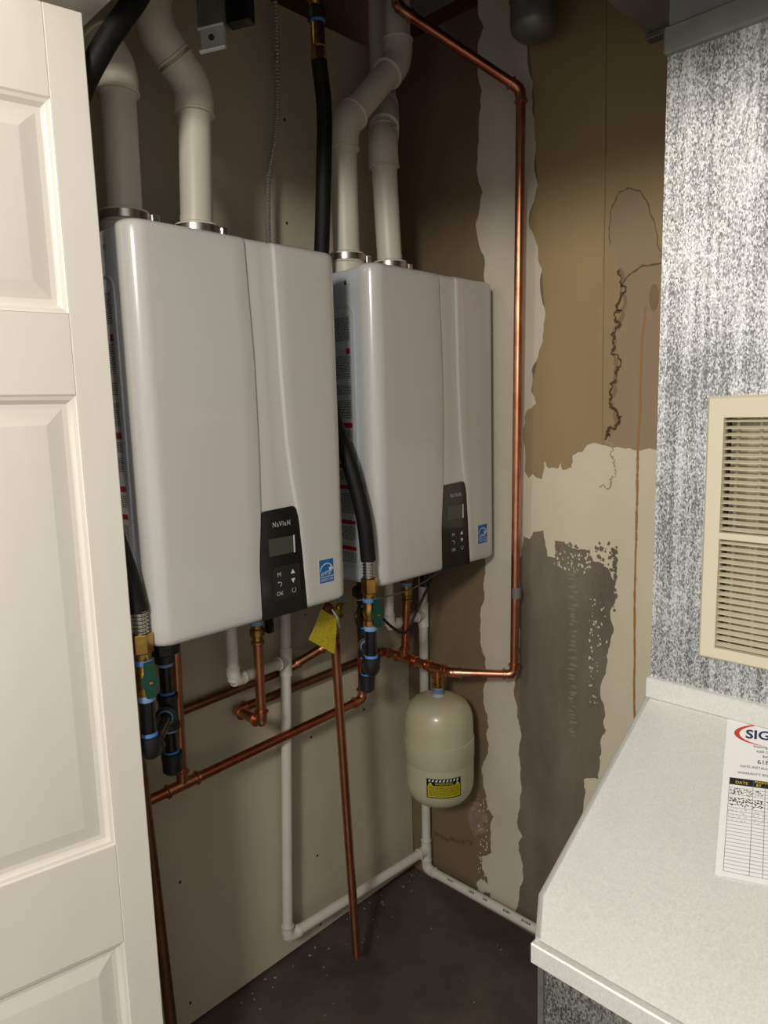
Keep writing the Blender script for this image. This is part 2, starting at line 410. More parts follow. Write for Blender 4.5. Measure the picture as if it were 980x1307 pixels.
wline('stain_halo', CRACK[:14], 0.009, 'stain_halo', 0.00105, 0.2, 2, 31, 0.4)
wline('stain_line', CRACK[13:], 0.0034, 'stain_soft', 0.0012, 0.4, 3, 32, 0.6)
wline('stain_line', CRACK[:14], 0.0050, 'stain_dark', 0.0013, 0.45, 3, 11, 0.7)
wline('stain_line', ARCH, 0.004, 'stain_faint', 0.0013, 0.08, 2, 12)
wline('stain_line', ARCH2, 0.0022, 'stain_faint', 0.0012, 0.1, 3, 13)
wline('stain_line', DRIP, 0.0052, 'stain_drip', 0.0014, 0.012, 4, 14, 0.3)
wpatch('stain_drop', [(-.739 + .0105*math.cos(a), 1.682 + (.031 if math.sin(a) < 0 else .026)*math.sin(a)) for a in [k*.3927 for k in range(16)]], 'stain_halo', 0.0011, 0.03, 1, 15)
wline('stain_line', HCRACK, 0.010, 'stain_faint', 0.0005, 0.35, 4, 16, 0.7)
wline('board_seam', [(-.618, 2.43), (-.622, 1.9), (-.625, 1.36)], 0.0025, 'seam', 0.0008, 0.003, 3, 17, .5)
# broken roller texture where the cream coat ends: flakes of cream over bare paper and bare spots in the cream
def flecks(name, n, box, material, t, seed, s0=0.002, s1=0.006, bias=1.0):
    rr = random.Random(seed); g = G()
    (y0, y1), (z0, z1) = box
    for _ in range(n):
        y = y0 + (y1 - y0) * rr.random() ** bias; z = rr.uniform(z0, z1); s = rr.uniform(s0, s1)
        k = rr.randint(5, 7); a0 = rr.random() * 6
        g.prism([(s*rr.uniform(.35, 1.2)*math.cos(a0 + 6.283*i/k), 1.3*s*rr.uniform(.35, 1.2)*math.sin(a0 + 6.283*i/k)) for i in range(k)],
                (0, y, z), (0, 1, 0), (0, 0, 1), (-1, 0, 0), t*rr.uniform(.97, 1.2))
    return part(name, g, material, wr, kind='stuff')
flecks('bare_spots', 120, ((-.665, -.595), (.97, 1.13)), 'grey_board', 0.0013, 21, .002, .0065, 1.6)
flecks('bare_spots', 70, ((-.57, -.505), (1.07, 1.12)), 'grey_board', 0.0013, 22, .002, .0055)
flecks('cream_flecks', 70, ((-.60, -.50), (1.05, 1.10)), 'cream_paint', 0.0007, 23, .0012, .004)
flecks('cream_flecks', 60, ((-.645, -.60), (.72, 1.0)), 'cream_paint', 0.0007, 24, .001, .004, .5)
def smears(name, n, y, z0, z1, material, t, seed):
    rr = random.Random(seed); g = G()
    for k in range(n):
        z = z0 + (z1 - z0)*(k + rr.random())/n; w = rr.uniform(.012, .026); yy = y + rr.uniform(-.006, .006)
        h = rr.uniform(.0015, .004)
        g.prism([(w/2, rr.uniform(-.004, .004)), (w*.1, h), (-w/2, h + rr.uniform(-.006, .002)), (-w*.35, -h*.6), (w*.1, -h*.5)], (0, yy, z), (0, 1, 0), (0, 0, 1), (-1, 0, 0), t*rr.uniform(.97, 1.2))
    return part(name, g, material, wr, kind='stuff')
smears('plaster_ripples', 46, -.555, .62, 1.06, 'smear', 0.0007, 41)
flecks('compound_flecks', 60, ((-.29, -.255), (.05, .35)), 'compound', 0.0007, 25, .001, .004)

# open joist ceiling above the closet
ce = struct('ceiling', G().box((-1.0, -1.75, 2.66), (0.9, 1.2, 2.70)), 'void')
for y in (0.16, 0.56):
    part('joist', G().rbox((-1.0, y, 2.475), (0.9, y + 0.04, 2.659), 0.003, 1), 'wood', ce)
for y in (-0.30, -0.70, -1.10, -1.5):
    part('joist', G().rbox((-1.0, y, 2.475), (0.9, y + 0.04, 2.659), 0.003, 1), 'wood', ce)
part('top_plate', G().rbox((0.0, -1.7, 2.4355), (0.09, 0.11, 2.474), 0.003, 1), 'wood', ce)
part('blocking', G().rbox((-1.0, 0.21, 2.41), (0.4, 0.25, 2.472), 0.003, 1), 'wood', ce)
struct('wall_back', G().box((-1.9, 0.62, 0.0), (0.9, 0.66, 2.655)), 'void')
struct('wall_side', G().box((0.101, 0.105, 0.0), (0.9, 0.15, 2.40)), 'void')
# the wall with the wide closet opening, its header and the closet's near end wall
wf = struct('wall_front', G().box((-1.12, -3.5, 2.05), (-1.0, 0.0, 2.655)).box((-1.12, -0.235, 0.0), (-1.0, -0.0005, 2.05))
       .box((-1.12, -3.5, 0.0), (-1.0, -1.76, 2.05)), 'room_paint')
struct('wall_end', G().box((-1.0, -1.80, 0.0), (0.1, -1.752, 2.655)), 'drywall')

# white panelled bifold leaf standing open at the left
ang = R(-10)
dl = V((-math.cos(ang), -math.sin(ang), 0)); dn = V((dl.y, -dl.x, 0))
if dn.y > 0: dn = -dn
DO = V((-1.034, -0.343, 0.0)); DW = 0.42; DT = 0.034
door = thing('door_1', DO + dl * (DW/2) - dn*(DT/2), None, None, kind='structure')
def dpart(name, s0, s1, z0, z1, mat_='door_paint', depth=0.0):
    g = G().rbox((s0, -DT, z0), (s1, 0, z1), 0.0012, 1)
    g.v = [DO + dl*p.x + dn*p.y + V((0, 0, p.z)) for p in g.v]
    return part(name, g, mat_, door, fix=True)
zr = [(0.02, 0.22), (0.584, 0.76), (1.49, 1.608), (1.905, 2.03)]
ST = 0.053
dpart('stile', 0, ST, 0.02, 2.03); dpart('stile', DW - ST, DW, 0.02, 2.03)
for a, b in zr: dpart('rail', ST, DW - ST, a, b)
for k in range(3):
    z0, z1 = zr[k][1], zr[k+1][0]; s0, s1 = ST, DW - ST
    # moulding slopes down to a sunk flat, then a bevel rises to the raised field
    lv = [(0.0, 0.0), (0.002, -0.002), (0.007, -0.0035), (0.013, -0.010), (0.020, -0.011), (0.043, -0.0045), (0.045, -0.0042)]
    g = G(); vs = []; fs = []
    for d, h in lv:
        vs += [(s0+d, h, z0+d), (s1-d, h, z0+d), (s1-d, h, z1-d), (s0+d, h, z1-d)]
    for i in range(len(lv) - 1):
        for q in range(4):
            r2 = (q + 1) % 4
            fs.append((i*4+q, i*4+r2, (i+1)*4+r2, (i+1)*4+q))
    e = (len(lv)-1)*4
    fs.append((e, e+1, e+2, e+3))
    b0 = len(vs); vs += [(s0, -DT+.004, z0), (s1, -DT+.004, z0), (s1, -DT+.004, z1), (s0, -DT+.004, z1)]
    fs.append((b0, b0+3, b0+2, b0+1))
    for q in range(4): fs.append((b0+q, b0+(q+1) % 4, (q+1) % 4, q))
    g.add(vs, fs); g.v = [DO + dl*p.x + dn*p.y + V((0, 0, p.z)) for p in g.v]
    part('panel', g, 'door_paint', door, fix=True, angle=12)
# ------------------------------------------------------------------ the two wall-hung water heaters
def interp(tab, z):
    tab = sorted(tab)
    if z <= tab[0][0]: return tab[0][1]
    for (a, b), (c, d) in zip(tab, tab[1:]):
        if z <= c:
            t = (z - a) / (c - a); t = t*t*(3-2*t) * 0.4 + t * 0.6
            return b + (d - b) * t
    return tab[-1][1]
XG = [(0, -.007), (.1, -.007), (.21, .002), (.34, .005), (.47, .005), (.70, -.004)]
XR = [(0, .104), (.1, .098), (.17, .093), (.215, .087), (.27, .078), (.34, .071), (.48, .065), (.70, .061)]
HH = 0.696; HF = -0.344; HS = -0.305; HC = 0.22; RC = 0.034
def heater(loc, label, group):
    t = thing('water_heater', loc, label, 'water heater', group)
    L = V(loc)
    def P(name, g, mt, parent=None, **k):
        g.v = [p + L for p in g.v]
        return part(name, g, mt, parent or t, **k)
    body = P('case', G().rbox((-.2175, HS - .004, .006), (.2175, -.018, HH - .006), 0.006, 2), 'side_metal')
    # raised bead round the pressed side panel, left flank
    for sx in (-1, 1):
        ring = []
        y0, y1, z0, z1, rr = -.283, -.05, .035, .615, .025
        for cy, cz, a0 in ((y1-rr, z1-rr, 0), (y0+rr, z1-rr, 90), (y0+rr, z0+rr, 180), (y1-rr, z0+rr, 270)):
            for q in range(7):
                a = R(a0 + 15*q); ring.append(V((sx*.2175, cy + rr*math.cos(a), cz + rr*math.sin(a))))
        ring.append(ring[0])
        P('side_bead', G().sweep(ring, 0.0032, 8, caps=False), 'side_metal', body)
        P('side_screw', G().lathe((sx*.217, -.262, .662), (sx, 0, 0), [(.005, 0), (.005, .0015), (.003, .0025)], 12), 'steel', body)
    P('mounting_bracket', G().rbox((-.16, -.0185, .60), (.16, -.0005, .66), .002, 1), 'steel')
    P('mounting_bracket', G().rbox((-.16, -.0185, .04), (.16, -.0005, .08), .002, 1), 'steel')
    # front cover: rounded shell with a sunk centre strip
    def section(z, inset):
        cols = []
        for q in range(0, 10):                       # left corner, from seam to front
            a = R(90 * q / 9.0)
            cols.append((-HC + RC - RC*math.cos(a), HF + RC - RC*math.sin(a), -math.cos(a), -math.sin(a)))
        cols = [(-HC, HS, -1, 0)] + cols
        xg, xr = interp(XG, z), interp(XR, z)
        def fr(x, d): cols.append((x, HF + d, 0, -1))
        xl = -HC + RC
        for q in range(1, 6): fr(xl + (xg - .0012 - xl) * q / 6, 0)
        fr(xg - .0022, 0); fr(xg - .0005, .0004); fr(xg + .0004, .0044); fr(xg + .0015, .0052)
        rec = .0042
        fr(xg + .008, rec)
        fr((xg + xr) / 2, rec)
        w = .0055
        for q in range(0, 7):
            u = q / 6; fr(xr - w + 2*w*u*0.8, rec * (1 - (u*u*(3-2*u))))
        xe = HC - RC; x0 = xr + w
        for q in range(1, 6): fr(x0 + (xe - x0) * q / 6, 0)
        for q in range(0, 10):
            a = R(90 - 90 * q / 9.0)
            cols.append((HC - RC + RC*math.cos(a), HF + RC - RC*math.sin(a), math.cos(a), -math.sin(a)))
        cols.append((HC, HS, 1, 0))
        return [V((x - nx*inset, y - ny*inset, z)) for x, y, nx, ny in cols]
    rows = []; rho = .013
    for q in range(0, 6):
        a = R(90 * q / 5); rows.append((rho*(1-math.sin(a))*1.0 if False else rho*(1-math.cos(a)), 0, a))
    zz = []
    for q in range(6): a = R(90*q/5); zz.append((rho*(1-math.sin(a)), rho*(1-math.cos(a))))
    seq = [(z, ins) for ins, z in zz]                # bottom lip: z offset, inset
    mids = [rho + (HH - 2*rho) * k / 46 for k in range(1, 46)]
    allrows = [(zo, ins) for zo, ins in [(b, a) for a, b in zz]] + [(z, 0) for z in mids] + [(HH - b, a) for a, b in zz[::-1]]
    secs = [section(z, ins) for z, ins in allrows]
    n = len(secs[0]); vs = [p for s_ in secs for p in s_]; fs = []
    for i in range(len(secs) - 1):
        for k in range(n - 1): fs.append((i*n+k, i*n+k+1, (i+1)*n+k+1, (i+1)*n+k))
    fs.append(tuple(range(n - 1, -1, -1))); e = (len(secs)-1)*n; fs.append(tuple(e + k for k in range(n)))
    cover = P('front_cover', G().add(vs, fs), 'enamel', angle=40)
    # black control panel set into the foot of the strip
    zs = [0.002 + .206*k/24 for k in range(25)]
    left = [(interp(XG, z) + .0012, z) for z in zs]; right = [(interp(XR, z) - .0020, z) for z in zs]
    tl, tr = left[-1], right[-1]
    cr_ = 0.012
    top = []
    for q in range(0, 6):
        a = R(180 - 18*q); top.append((tl[0] + cr_*.6 + cr_*.6*math.cos(a), tl[1] - cr_*.6 + cr_*.6*math.sin(a)))
    for q in range(0, 6):
        a = R(90 - 18*q); top.append((tr[0] - cr_ + cr_*math.cos(a), tr[1] + .003 - cr_ + cr_*math.sin(a)))
    outline = [p for p in left if p[1] < tl[1] - cr_*.65] + top + [p for p in right[::-1] if p[1] < tr[1] - cr_*.8]
    cp = P('control_panel', G().prism(outline, (0, HF + .0025, 0), (1, 0, 0), (0, 0, 1), (0, -1, 0), .0022), 'gloss_black')
    yf = HF + .0003
    def fl_(name, x0, x1, z0, z1, mt, th=.0004, par=None, sk=0.0):
        return P(name, G().prism([(x0, z0), (x1, z0), (x1+sk, z1), (x0+sk, z1)], (0, yf, 0), (1, 0, 0), (0, 0, 1), (0, -1, 0), th), mt, par or cp)
    fl_('display', .016, .073, .121, .154, 'display')
    fl_('display_glint', .0745, .0772, .1205, .1545, 'white_print', .0008)  # reflection beside the display, painted as a thin pale strip
    P('brand_lettering', text_geo('NaVIeN', .0138, (.0475, yf, .180), (1, 0, 0), (0, 0, 1), (0, -1, 0), .0005, sx=.80, space=1.22), 'grey_print', cp)
    pad = P('button_pad', G().prism([(x, z) for x, z in [(.024, .034), (.083, .034), (.087, .038), (.087, .094), (.083, .098), (.024, .098), (.020, .094), (.020, .038)]],
            (0, yf, 0), (1, 0, 0), (0, 0, 1), (0, -1, 0), .0006), 'pad_black', cp)
    y2 = yf - .0006
    def tx(s_, x, z, size): return text_geo(s_, size, (x, y2, z), (1, 0, 0), (0, 0, 1), (0, -1, 0), .0004)
    P('button_mark', tx('M', .036, .083, .012), 'grey_print', pad)
    P('button_mark', tx('OK', .036, .046, .011), 'grey_print', pad)
    P('button_mark', G().prism([(.064, .080), (.074, .080), (.069, .0885)], (0, y2, 0), (1, 0, 0), (0, 0, 1), (0, -1, 0), .0004), 'white_print', pad)
    P('button_mark', G().prism([(.064, .0700), (.069, .0615), (.074, .0700)], (0, y2, 0), (1, 0, 0), (0, 0, 1), (0, -1, 0), .0004), 'white_print', pad)
    def arcg(cx, cz, r, w, a0, a1, y, n_=14):
        g = G(); vs = []
        for k in range(n_ + 1):
            a = R(a0 + (a1 - a0) * k / n_)
            vs += [(cx + r*math.cos(a), y, cz + r*math.sin(a)), (cx + (r+w)*math.cos(a), y, cz + (r+w)*math.sin(a))]
        return g.add(vs, [(2*k, 2*k+2, 2*k+3, 2*k+1) for k in range(n_)])
    P('button_mark', arcg(.070, .047, .0040, .0011, 120, 420, y2 - .0004), 'grey_print', pad)
    g = arcg(.037, .0645, .0032, .0011, -90, 90, y2 - .0004)
    g.add([(.0335, y2-.0004, .0677), (.037, y2-.0004, .0677), (.037, y2-.0004, .0688), (.0335, y2-.0004, .0688)], [(0, 1, 2, 3)])
    g.add([(.0315, y2-.0004, .0682), (.0345, y2-.0004, .0660), (.0345, y2-.0004, .0706)], [(0, 1, 2)])
    P('button_mark', g, 'grey_print', pad)
    # blue efficiency sticker
    x0, x1, z0, z1 = .136, .174, .045, .093; yc = HF
    stk = P('efficiency_sticker', G().prism([(x0-.001, z0-.001), (x1+.001, z0-.001), (x1+.001, z1+.001), (x0-.001, z1+.001)], (0, yc, 0), (1, 0, 0), (0, 0, 1), (0, -1, 0), .0003), 'white_print', label='blue square energy sticker')
    P('sticker_field', G().prism([(x0, z0), (x1, z0), (x1, z1), (x0, z1)], (0, yc - .0003, 0), (1, 0, 0), (0, 0, 1), (0, -1, 0), .0003), 'sticker_blue', stk)
    ys = yc - .0009; cx = (x0 + x1) / 2
    P('sticker_line', G().quad((x0, ys, z0+.0118), (x1, ys, z0+.0118), (x1, ys, z0+.0130), (x0, ys, z0+.0130)), 'white_print', stk)
    P('sticker_lettering', text_geo('ENERGY STAR', .0078, (cx, ys, z0 + .006), (1, 0, 0), (0, 0, 1), (0, -1, 0), .0001, sx=.66), 'white_print', stk)
    P('sticker_arc', arcg(cx, z0 + .022, .0165, .0018, 8, 172, ys), 'white_print', stk)
    P('sticker_lettering', text_geo('energy', .0135, (cx - .002, ys, z0 + .0215), (1, 0, .18), (-.18, 0, 1), (0, -1, 0), .0001, sx=.8, shear=.35), 'white_print', stk)
    star = []
    for k in range(10):
        a = R(90 + 36*k); rr = .0062 if k % 2 == 0 else .0026
        star.append((cx + .0105 + rr*math.cos(a), z0 + .0275 + rr*math.sin(a)))
    P('sticker_star', G().prism(star, (0, yc - .0006, 0), (1, 0, 0), (0, 0, 1), (0, -1, 0), .0003), 'white_print', stk)
    # printed warning labels on the left flank
    xs = -.2175
    rl = random.Random(5)
    def label_(ya, yb, za, zb, blocks):
        lb = P('warning_label', G().prism([(ya, za), (yb, za), (yb, zb), (ya, zb)], (xs, 0, 0), (0, 1, 0), (0, 0, 1), (-1, 0, 0), .0004), 'label_white', body)
        for kind, a, b in blocks:
            xx = xs - .0006
            if kind == 'red':
                P('label_bar', G().quad((xx, ya+.003, a), (xx, ya+.003, b), (xx, yb-.003, b), (xx, yb-.003, a)), 'label_red', lb)
            elif kind == 'redspot':
                P('label_bar', G().quad((xx, ya+.004, a), (xx, ya+.004, b), (xx, ya+.016, b), (xx, ya+.016, a)), 'label_red', lb)
            else:
                g = G(); z = b
                while z > a:
                    h = .0017; y = ya + .004; end = yb - .004 - (rl.random()*.05 if rl.random() < .35 else 0)
                    while y < end:
                        w = rl.uniform(.004, .013); w = min(w, end - y)
                        g.quad((xx, y, z-h), (xx, y, z), (xx, y+w, z), (xx, y+w, z-h)); y += w + .0022
                    z -= .0036
                if g.v: P('label_text', g, 'label_ink', lb)
    label_(-.272, -.13, .535, .595, [('t', .54, .59)])
    label_(-.272, -.13, .28, .53, [('redspot', .512, .524), ('t', .46, .508), ('t', .425, .445), ('t', .375, .412), ('red', .352, .363), ('t', .330, .346), ('t', .295, .32)])
    label_(-.272, -.13, .04, .275, [('red', .262, .272), ('t', .235, .256), ('red', .215, .224), ('t', .16, .205), ('red', .135, .144), ('t', .10, .13), ('red', .075, .084), ('t', .045, .07)])
    # flue collars with clamp bands on top
    for xc in (-.14, .003):
        c = P('flue_collar', G().lathe((xc, -.185, HH - .006), (0, 0, 1), [(.046, 0), (.046, .030), (.041, .034), (.041, .054), (.0305, .058), (.0305, .07)], 28), 'pvc')
        P('clamp_band', G().lathe((xc, -.185, HH + .030), (0, 0, 1), [(.0415, 0), (.0435, .001), (.0435, .014), (.0415, .015)], 28), 'steel', c)
        P('clamp_screw', G().rbox((xc + .034, -.216, HH + .028), (xc + .050, -.196, HH + .046), .002, 1), 'steel', c)
    # stubs under the case
    for xc, yc_, r_, mt in ((-.115, -.17, .018, 'black_iron'), (.10, -.15, .02, 'gloss_black'), (-.02, -.12, .016, 'gloss_black')):
        P('bottom_stub', G().lathe((xc, yc_, -.02), (0, 0, 1), [(r_*.8, 0), (r_, .003), (r_, .028)], 16), mt)
    dp = P('drain_plug', G().rbox((.140, -.156, -.100), (.157, -.138, -.02), .003, 2), 'gloss_black')
    P('drain_plug_neck', G().rbox((.118, -.160, -.030), (.170, -.130, .001), .004, 2), 'gloss_black', dp)
    P('bottom_plate', G().rbox((-.212, -.30, .001), (.212, -.02, .0058), .002, 1), 'side_metal')
    return t
H1 = (-0.7722, 0.0, 1.067); H2 = (-0.2425, 0.0, 1.067)
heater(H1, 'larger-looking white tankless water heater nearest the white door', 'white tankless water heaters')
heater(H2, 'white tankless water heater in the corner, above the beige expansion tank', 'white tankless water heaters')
# ------------------------------------------------------------------ pipework helpers
def d_(a, b): return (V(b) - V(a)).normalized()
STY = {'copper': dict(body=1.13, bead=1.45, leg=2.7), 'pvc': dict(body=1.17, bead=1.22, leg=2.2)}
def socket(leg, st, end):
    """(distance from centre, radius factor) from the mouth inwards"""
    b, e = STY[st]['body'], STY[st]['bead']
    if st == 'copper':
        return [(leg, 1.02), (leg, b), (leg*.92, b), (leg*.89, e), (leg*.80, e), (leg*.77, b), (leg*.62, b)]
    return [(leg, 1.0), (leg, e), (leg*.93, e), (leg*.90, b), (leg*.62, b)]
def elbow(root, p, d1, d2, r, mt, st, leg=None, label=None):
    p, d1, d2 = V(p), V(d1), V(d2); leg = leg or r*STY[st]['leg']
    s = socket(leg, st, 0); q = leg*.60; pts = []; rad = []
    for h, f in s: pts.append(p - d1*h); rad.append(r*f)
    for k in range(1, 10):
        t = k/10; a, c = p - d1*q, p + d2*q
        pts.append(a*(1-t)**2 + p*2*t*(1-t) + c*t*t); rad.append(r*STY[st]['body'])
    for h, f in s[::-1]: pts.append(p + d2*h); rad.append(r*f)
    return part('elbow', G().sweep(pts, rad, 18), mt, root, label=label)
def tee(root, p, dm, db, r, mt, st, leg=None, legb=None, name='tee'):
    p, dm, db = V(p), V(dm).normalized(), V(db).normalized(); leg = leg or r*STY[st]['leg']
    s = socket(leg, st, 0)
    pts = [p - dm*h for h, f in s] + [p + dm*h for h, f in s[::-1]]
    rad = [r*f for h, f in s] + [r*f for h, f in s[::-1]]
    g = G().sweep(pts, rad, 18)
    s = socket(legb or leg, st, 0)
    g.sweep([p + db*h for h, f in s] + [p], [r*f for h, f in s] + [r*STY[st]['body']*.9], 18)
    return part(name, g, mt, root)
def coupling(root, p, dm, r, mt, st, leg):
    p, dm = V(p), V(dm).normalized()
    s = [(h, f) for h, f in socket(leg, st, 0)]
    pts = [p - dm*h for h, f in s] + [p + dm*h for h, f in s[::-1]]
    rad = [r*f for h, f in s] + [r*f for h, f in s[::-1]]
    return part('coupling', G().sweep(pts, rad, 18), mt, root)
def pipe(root, a, b, r, mt, name='pipe'):
    return part(name, G().sweep([a, V(a).lerp(V(b), .5), b], r, 18), mt, root)
def run(root, pts, r, mt, st, leg=None, fmt=None):
    pts = [V(p) for p in pts]
    for a, b in zip(pts, pts[1:]): pipe(root, a, b, r, mt)
    for i in range(1, len(pts) - 1):
        elbow(root, pts[i], d_(pts[i-1], pts[i]), d_(pts[i], pts[i+1]), r, fmt or mt, st, leg)

# ------------------------------------------------------------------ white vent pipes above the heaters
RV = 0.0302
def vent(pts, label, printed=None):
    t = thing('vent_pipe', pts[0], label, 'pipe', 'white plastic vent pipes')
    run(t, pts, RV, 'pvc', 'pvc', leg=.050)
    if printed:
        o, u, v, n = printed
        o, u, v, n = V(o), V(u).normalized(), V(v).normalized(), V(n).normalized()
        g = G(); rr = random.Random(2)
        for row in range(3):
            x = -.009
            while x < .009:
                w = rr.uniform(.001, .003); g.quad(*[o + n*.0005 + u*a + v*b for a, b in ((x, -row*.004), (x+w, -row*.004), (x+w, -row*.004+.0026), (x, -row*.004+.0026))]); x += w + .0009
        part('printed_mark', g, 'pvc_print', t)
    return t
ZT = 1.067 + HH + .052
vent([(-.912, -.185, ZT), (-.908, -.185, 2.055), (-.985, -.135, 2.165), (-.985, -.135, 2.60)], 'leftmost white vent pipe, rising beside the door and bending up behind the black hose')
vent([(-.769, -.185, ZT), (-.757, -.185, 2.06), (-.832, -.185, 2.135), (-.845, -.185, 2.60)], 'white vent pipe with two elbows in the middle of the left heater top')
vent([(-.383, -.185, ZT), (-.382, -.185, 2.085), (-.195, -.185, 2.275), (-.185, -.185, 2.62)], 'white vent pipe slanting right across the one behind it, left of the corner heater top')
vent([(-.2395, -.185, ZT), (-.2535, -.185, 2.075), (-.185, -.13, 2.17), (-.135, -.075, 2.25), (-.13, -.07, 2.60)], 'white vent pipe with printed elbow passing behind the slanting pipe, corner heater',
     printed=((-.258, -.2225, 2.112), (1, -.35, 0), (.1, .3, 1), (-.35, -1, .25)))

# ------------------------------------------------------------------ gas lines
def hexnut(base, axis, r, h): return G().lathe(base, axis, [(r*.9, 0), (r, h*.06), (r, h*.94), (r*.9, h)], 6)
def gas_line(hose, vx, vy, tx, ty, label, top=None):
    t = thing('gas_line', (tx, ty, .745), label, 'gas line', 'flexible gas lines')
    part('hose', G().sweep(catmull(hose, 10), .0165, 16), 'rubber', t)
    n = 14; pts = []; rad = []
    for k in range(n*2 + 1):
        pts.append((vx, vy, 1.140 - .045*k/(n*2))); rad.append((.0138, .0138, .0112, .0112)[k % 4])
    part('corrugated_connector', G().sweep(pts, rad, 16), 'steel', t)
    nut = part('flare_nut', hexnut((vx, vy, 1.064), (0, 0, 1), .0185, .034), 'brass', t, angle=20)
    part('nut_collar', G().lathe((vx, vy, 1.050), (0, 0, 1), [(.0125, 0), (.0145, .002), (.0145, .014)], 18), 'brass', nut)
    part('sealing_tape', G().lathe((vx, vy, 1.044), (0, 0, 1), [(.0150, 0), (.0158, .001), (.0158, .008), (.0148, .009)], 18), 'blue_tape', t)
    va = part('shutoff_valve', G().lathe((vx, vy, .990), (0, 0, 1), [(.0145, 0), (.0165, .002), (.0165, .013), (.0135, .016), (.0150, .023), (.0168, .032), (.0150, .041), (.0142, .046), (.0142, .056)], 20), 'brass', t)
    hd = V((vx - tx, vy - ty, 0)).normalized(); side = V((-.15, -.98, 0)).normalized() # the handle faces out of the closet
    c = V((vx, vy, 1.020))
    part('valve_stem', G().lathe(c, side, [(.007, 0), (.007, .022), (.0045, .024), (.0045, .031)], 12), 'brass', va)
    perp = side.cross(V((0, 0, 1)))
    hp = []
    for a, b in ((-.006, .034), (.006, .034), (.007, .012), (.012, .005), (.012, -.006), (.007, -.012), (.006, -.026), (-.006, -.026), (-.007, -.012), (-.012, -.006), (-.012, .005), (-.007, .012)): hp.append((a*1.15, b))
    h = part('valve_handle', G().prism(hp, c + side*.023, perp, (0, 0, 1), side, .009), 'green_handle', va)
    part('handle_nut', hexnut(c + side*.032, side, .0035, .003), 'brass', h)
    part('sealing_tape', G().lathe((vx, vy, .980), (0, 0, 1), [(.0145, 0), (.0155, .002), (.0152, .011)], 18), 'pale_tape', t)
    part('nipple', G().lathe((vx, vy, .915), (0, 0, 1), [(.0133, 0), (.0133, .068)], 20), 'black_pipe', t)
    part('sealing_tape', G().lathe((vx, vy, .917), (0, 0, 1), [(.0142, 0), (.0150, .001), (.0150, .005), (.0140, .007)], 18), 'blue_tape', t)
    e = V((vx, vy, .888)); T = V((tx, ty, .878)); d = (T - e).normalized()
    pts = [e + V((0, 0, .030)), e + V((0, 0, .029)), e + V((0, 0, .020)), e + V((0, 0, .019))]; rad = [.017, .0205, .0205, .0180]
    for k in range(11):
        u = k/10; a, b = e + V((0, 0, .016)), e + d*.016
        pts.append(a*(1-u)**2 + e*2*u*(1-u) + b*u*u); rad.append(.0180)
    pts += [e + d*.020, e + d*.021, e + d*.030, e + d*.031]; rad += [.0180, .0205, .0205, .016]
    part('elbow', G().sweep(pts, rad, 20), 'black_iron', t)
    part('nipple', G().sweep([e + d*.028, T - d*.02], .0133, 18), 'black_pipe', t)
    part('sealing_tape', G().sweep([T - d*.039, T - d*.034], .0148, 18), 'pale_tape', t)
    g = G().lathe((tx, ty, .842), (0, 0, 1), [(.017, 0), (.0208, .001), (.0208, .011), (.0185, .013), (.0185, .059), (.0208, .061), (.0208, .071), (.017, .072)], 22)
    g.sweep([T, T - d*.024, T - d*.025, T - d*.034, T - d*.035], [.0185, .0185, .0208, .0208, .016], 20)
    part('tee', g, 'black_iron', t)
    part('nipple', G().lathe((tx, ty, .785), (0, 0, 1), [(.0133, 0), (.0133, .060)], 20), 'black_pipe', t)
    part('sealing_tape', G().lathe((tx, ty, .8365), (0, 0, 1), [(.0142, 0), (.0150, .001), (.0150, .005)], 18), 'pale_tape', t)
    part('sealing_tape', G().lathe((tx, ty, .7915), (0, 0, 1), [(.0142, 0), (.0150, .001), (.0150, .005)], 18), 'blue_tape', t)
    part('drip_cap', G().lathe((tx, ty, .748), (0, 0, 1), [(.006, 0), (.015, .001), (.0195, .006), (.0195, .030), (.0208, .031), (.0208, .043), (.016, .044)], 22), 'black_iron', t)
    part('nipple', G().lathe((tx, ty, .912), (0, 0, 1), [(.0133, 0), (.0133, .068)], 20), 'black_pipe', t)
    part('sealing_tape', G().lathe((tx, ty, .9145), (0, 0, 1), [(.0142, 0), (.0150, .001), (.0150, .005)], 18), 'blue_tape', t)
    part('sealing_tape', G().lathe((tx, ty, .9715), (0, 0, 1), [(.0142, 0), (.0150, .001), (.0150, .006)], 18), 'pale_tape', t)
    g = G().lathe((tx, ty, .978), (0, 0, 1), [(.017, 0), (.0195, .002), (.0195, .016), (.025, .020)], 20)
    part('union_nut', G().lathe((tx, ty, .996), (0, 0, 1), [(.026, 0), (.0295, .003), (.0295, .022), (.026, .026)], 8), 'black_iron', t, angle=20)
    part('union_collar', g, 'black_iron', t)
    part('union_throat', G().lathe((tx, ty, 1.02), (0, 0, 1), [(.018, 0), (.018, .026)], 16), 'black_iron', t)
    if top:
        x, y = top
        part('flare_nut', hexnut((x, y, 2.175), (0, 0, 1), .0165, .03), 'brass', t, angle=20)
        part('top_valve', G().lathe((x, y, 2.205), (0, 0, 1), [(.013, 0), (.0155, .002), (.0155, .045), (.012, .048)], 18), 'brass', t)
        part('sealing_tape', G().lathe((x, y, 2.252), (0, 0, 1), [(.0145, 0), (.016, .001), (.016, .006)], 18), 'blue_tape', t)
        part('feed_pipe', G().lathe((x, y, 2.256), (0, 0, 1), [(.0135, 0), (.0205, .002), (.0205, .02), (.0135, .022), (.0135, .4)], 18), 'black_iron', t)
        part('feed_elbow', G().sweep([(x, y, 2.285), (x - .03, y - .012, 2.30), (x - .05, y - .02, 2.33), (x - .05, y - .02, 2.45)], .0125, 14), 'brass', t)
    return t
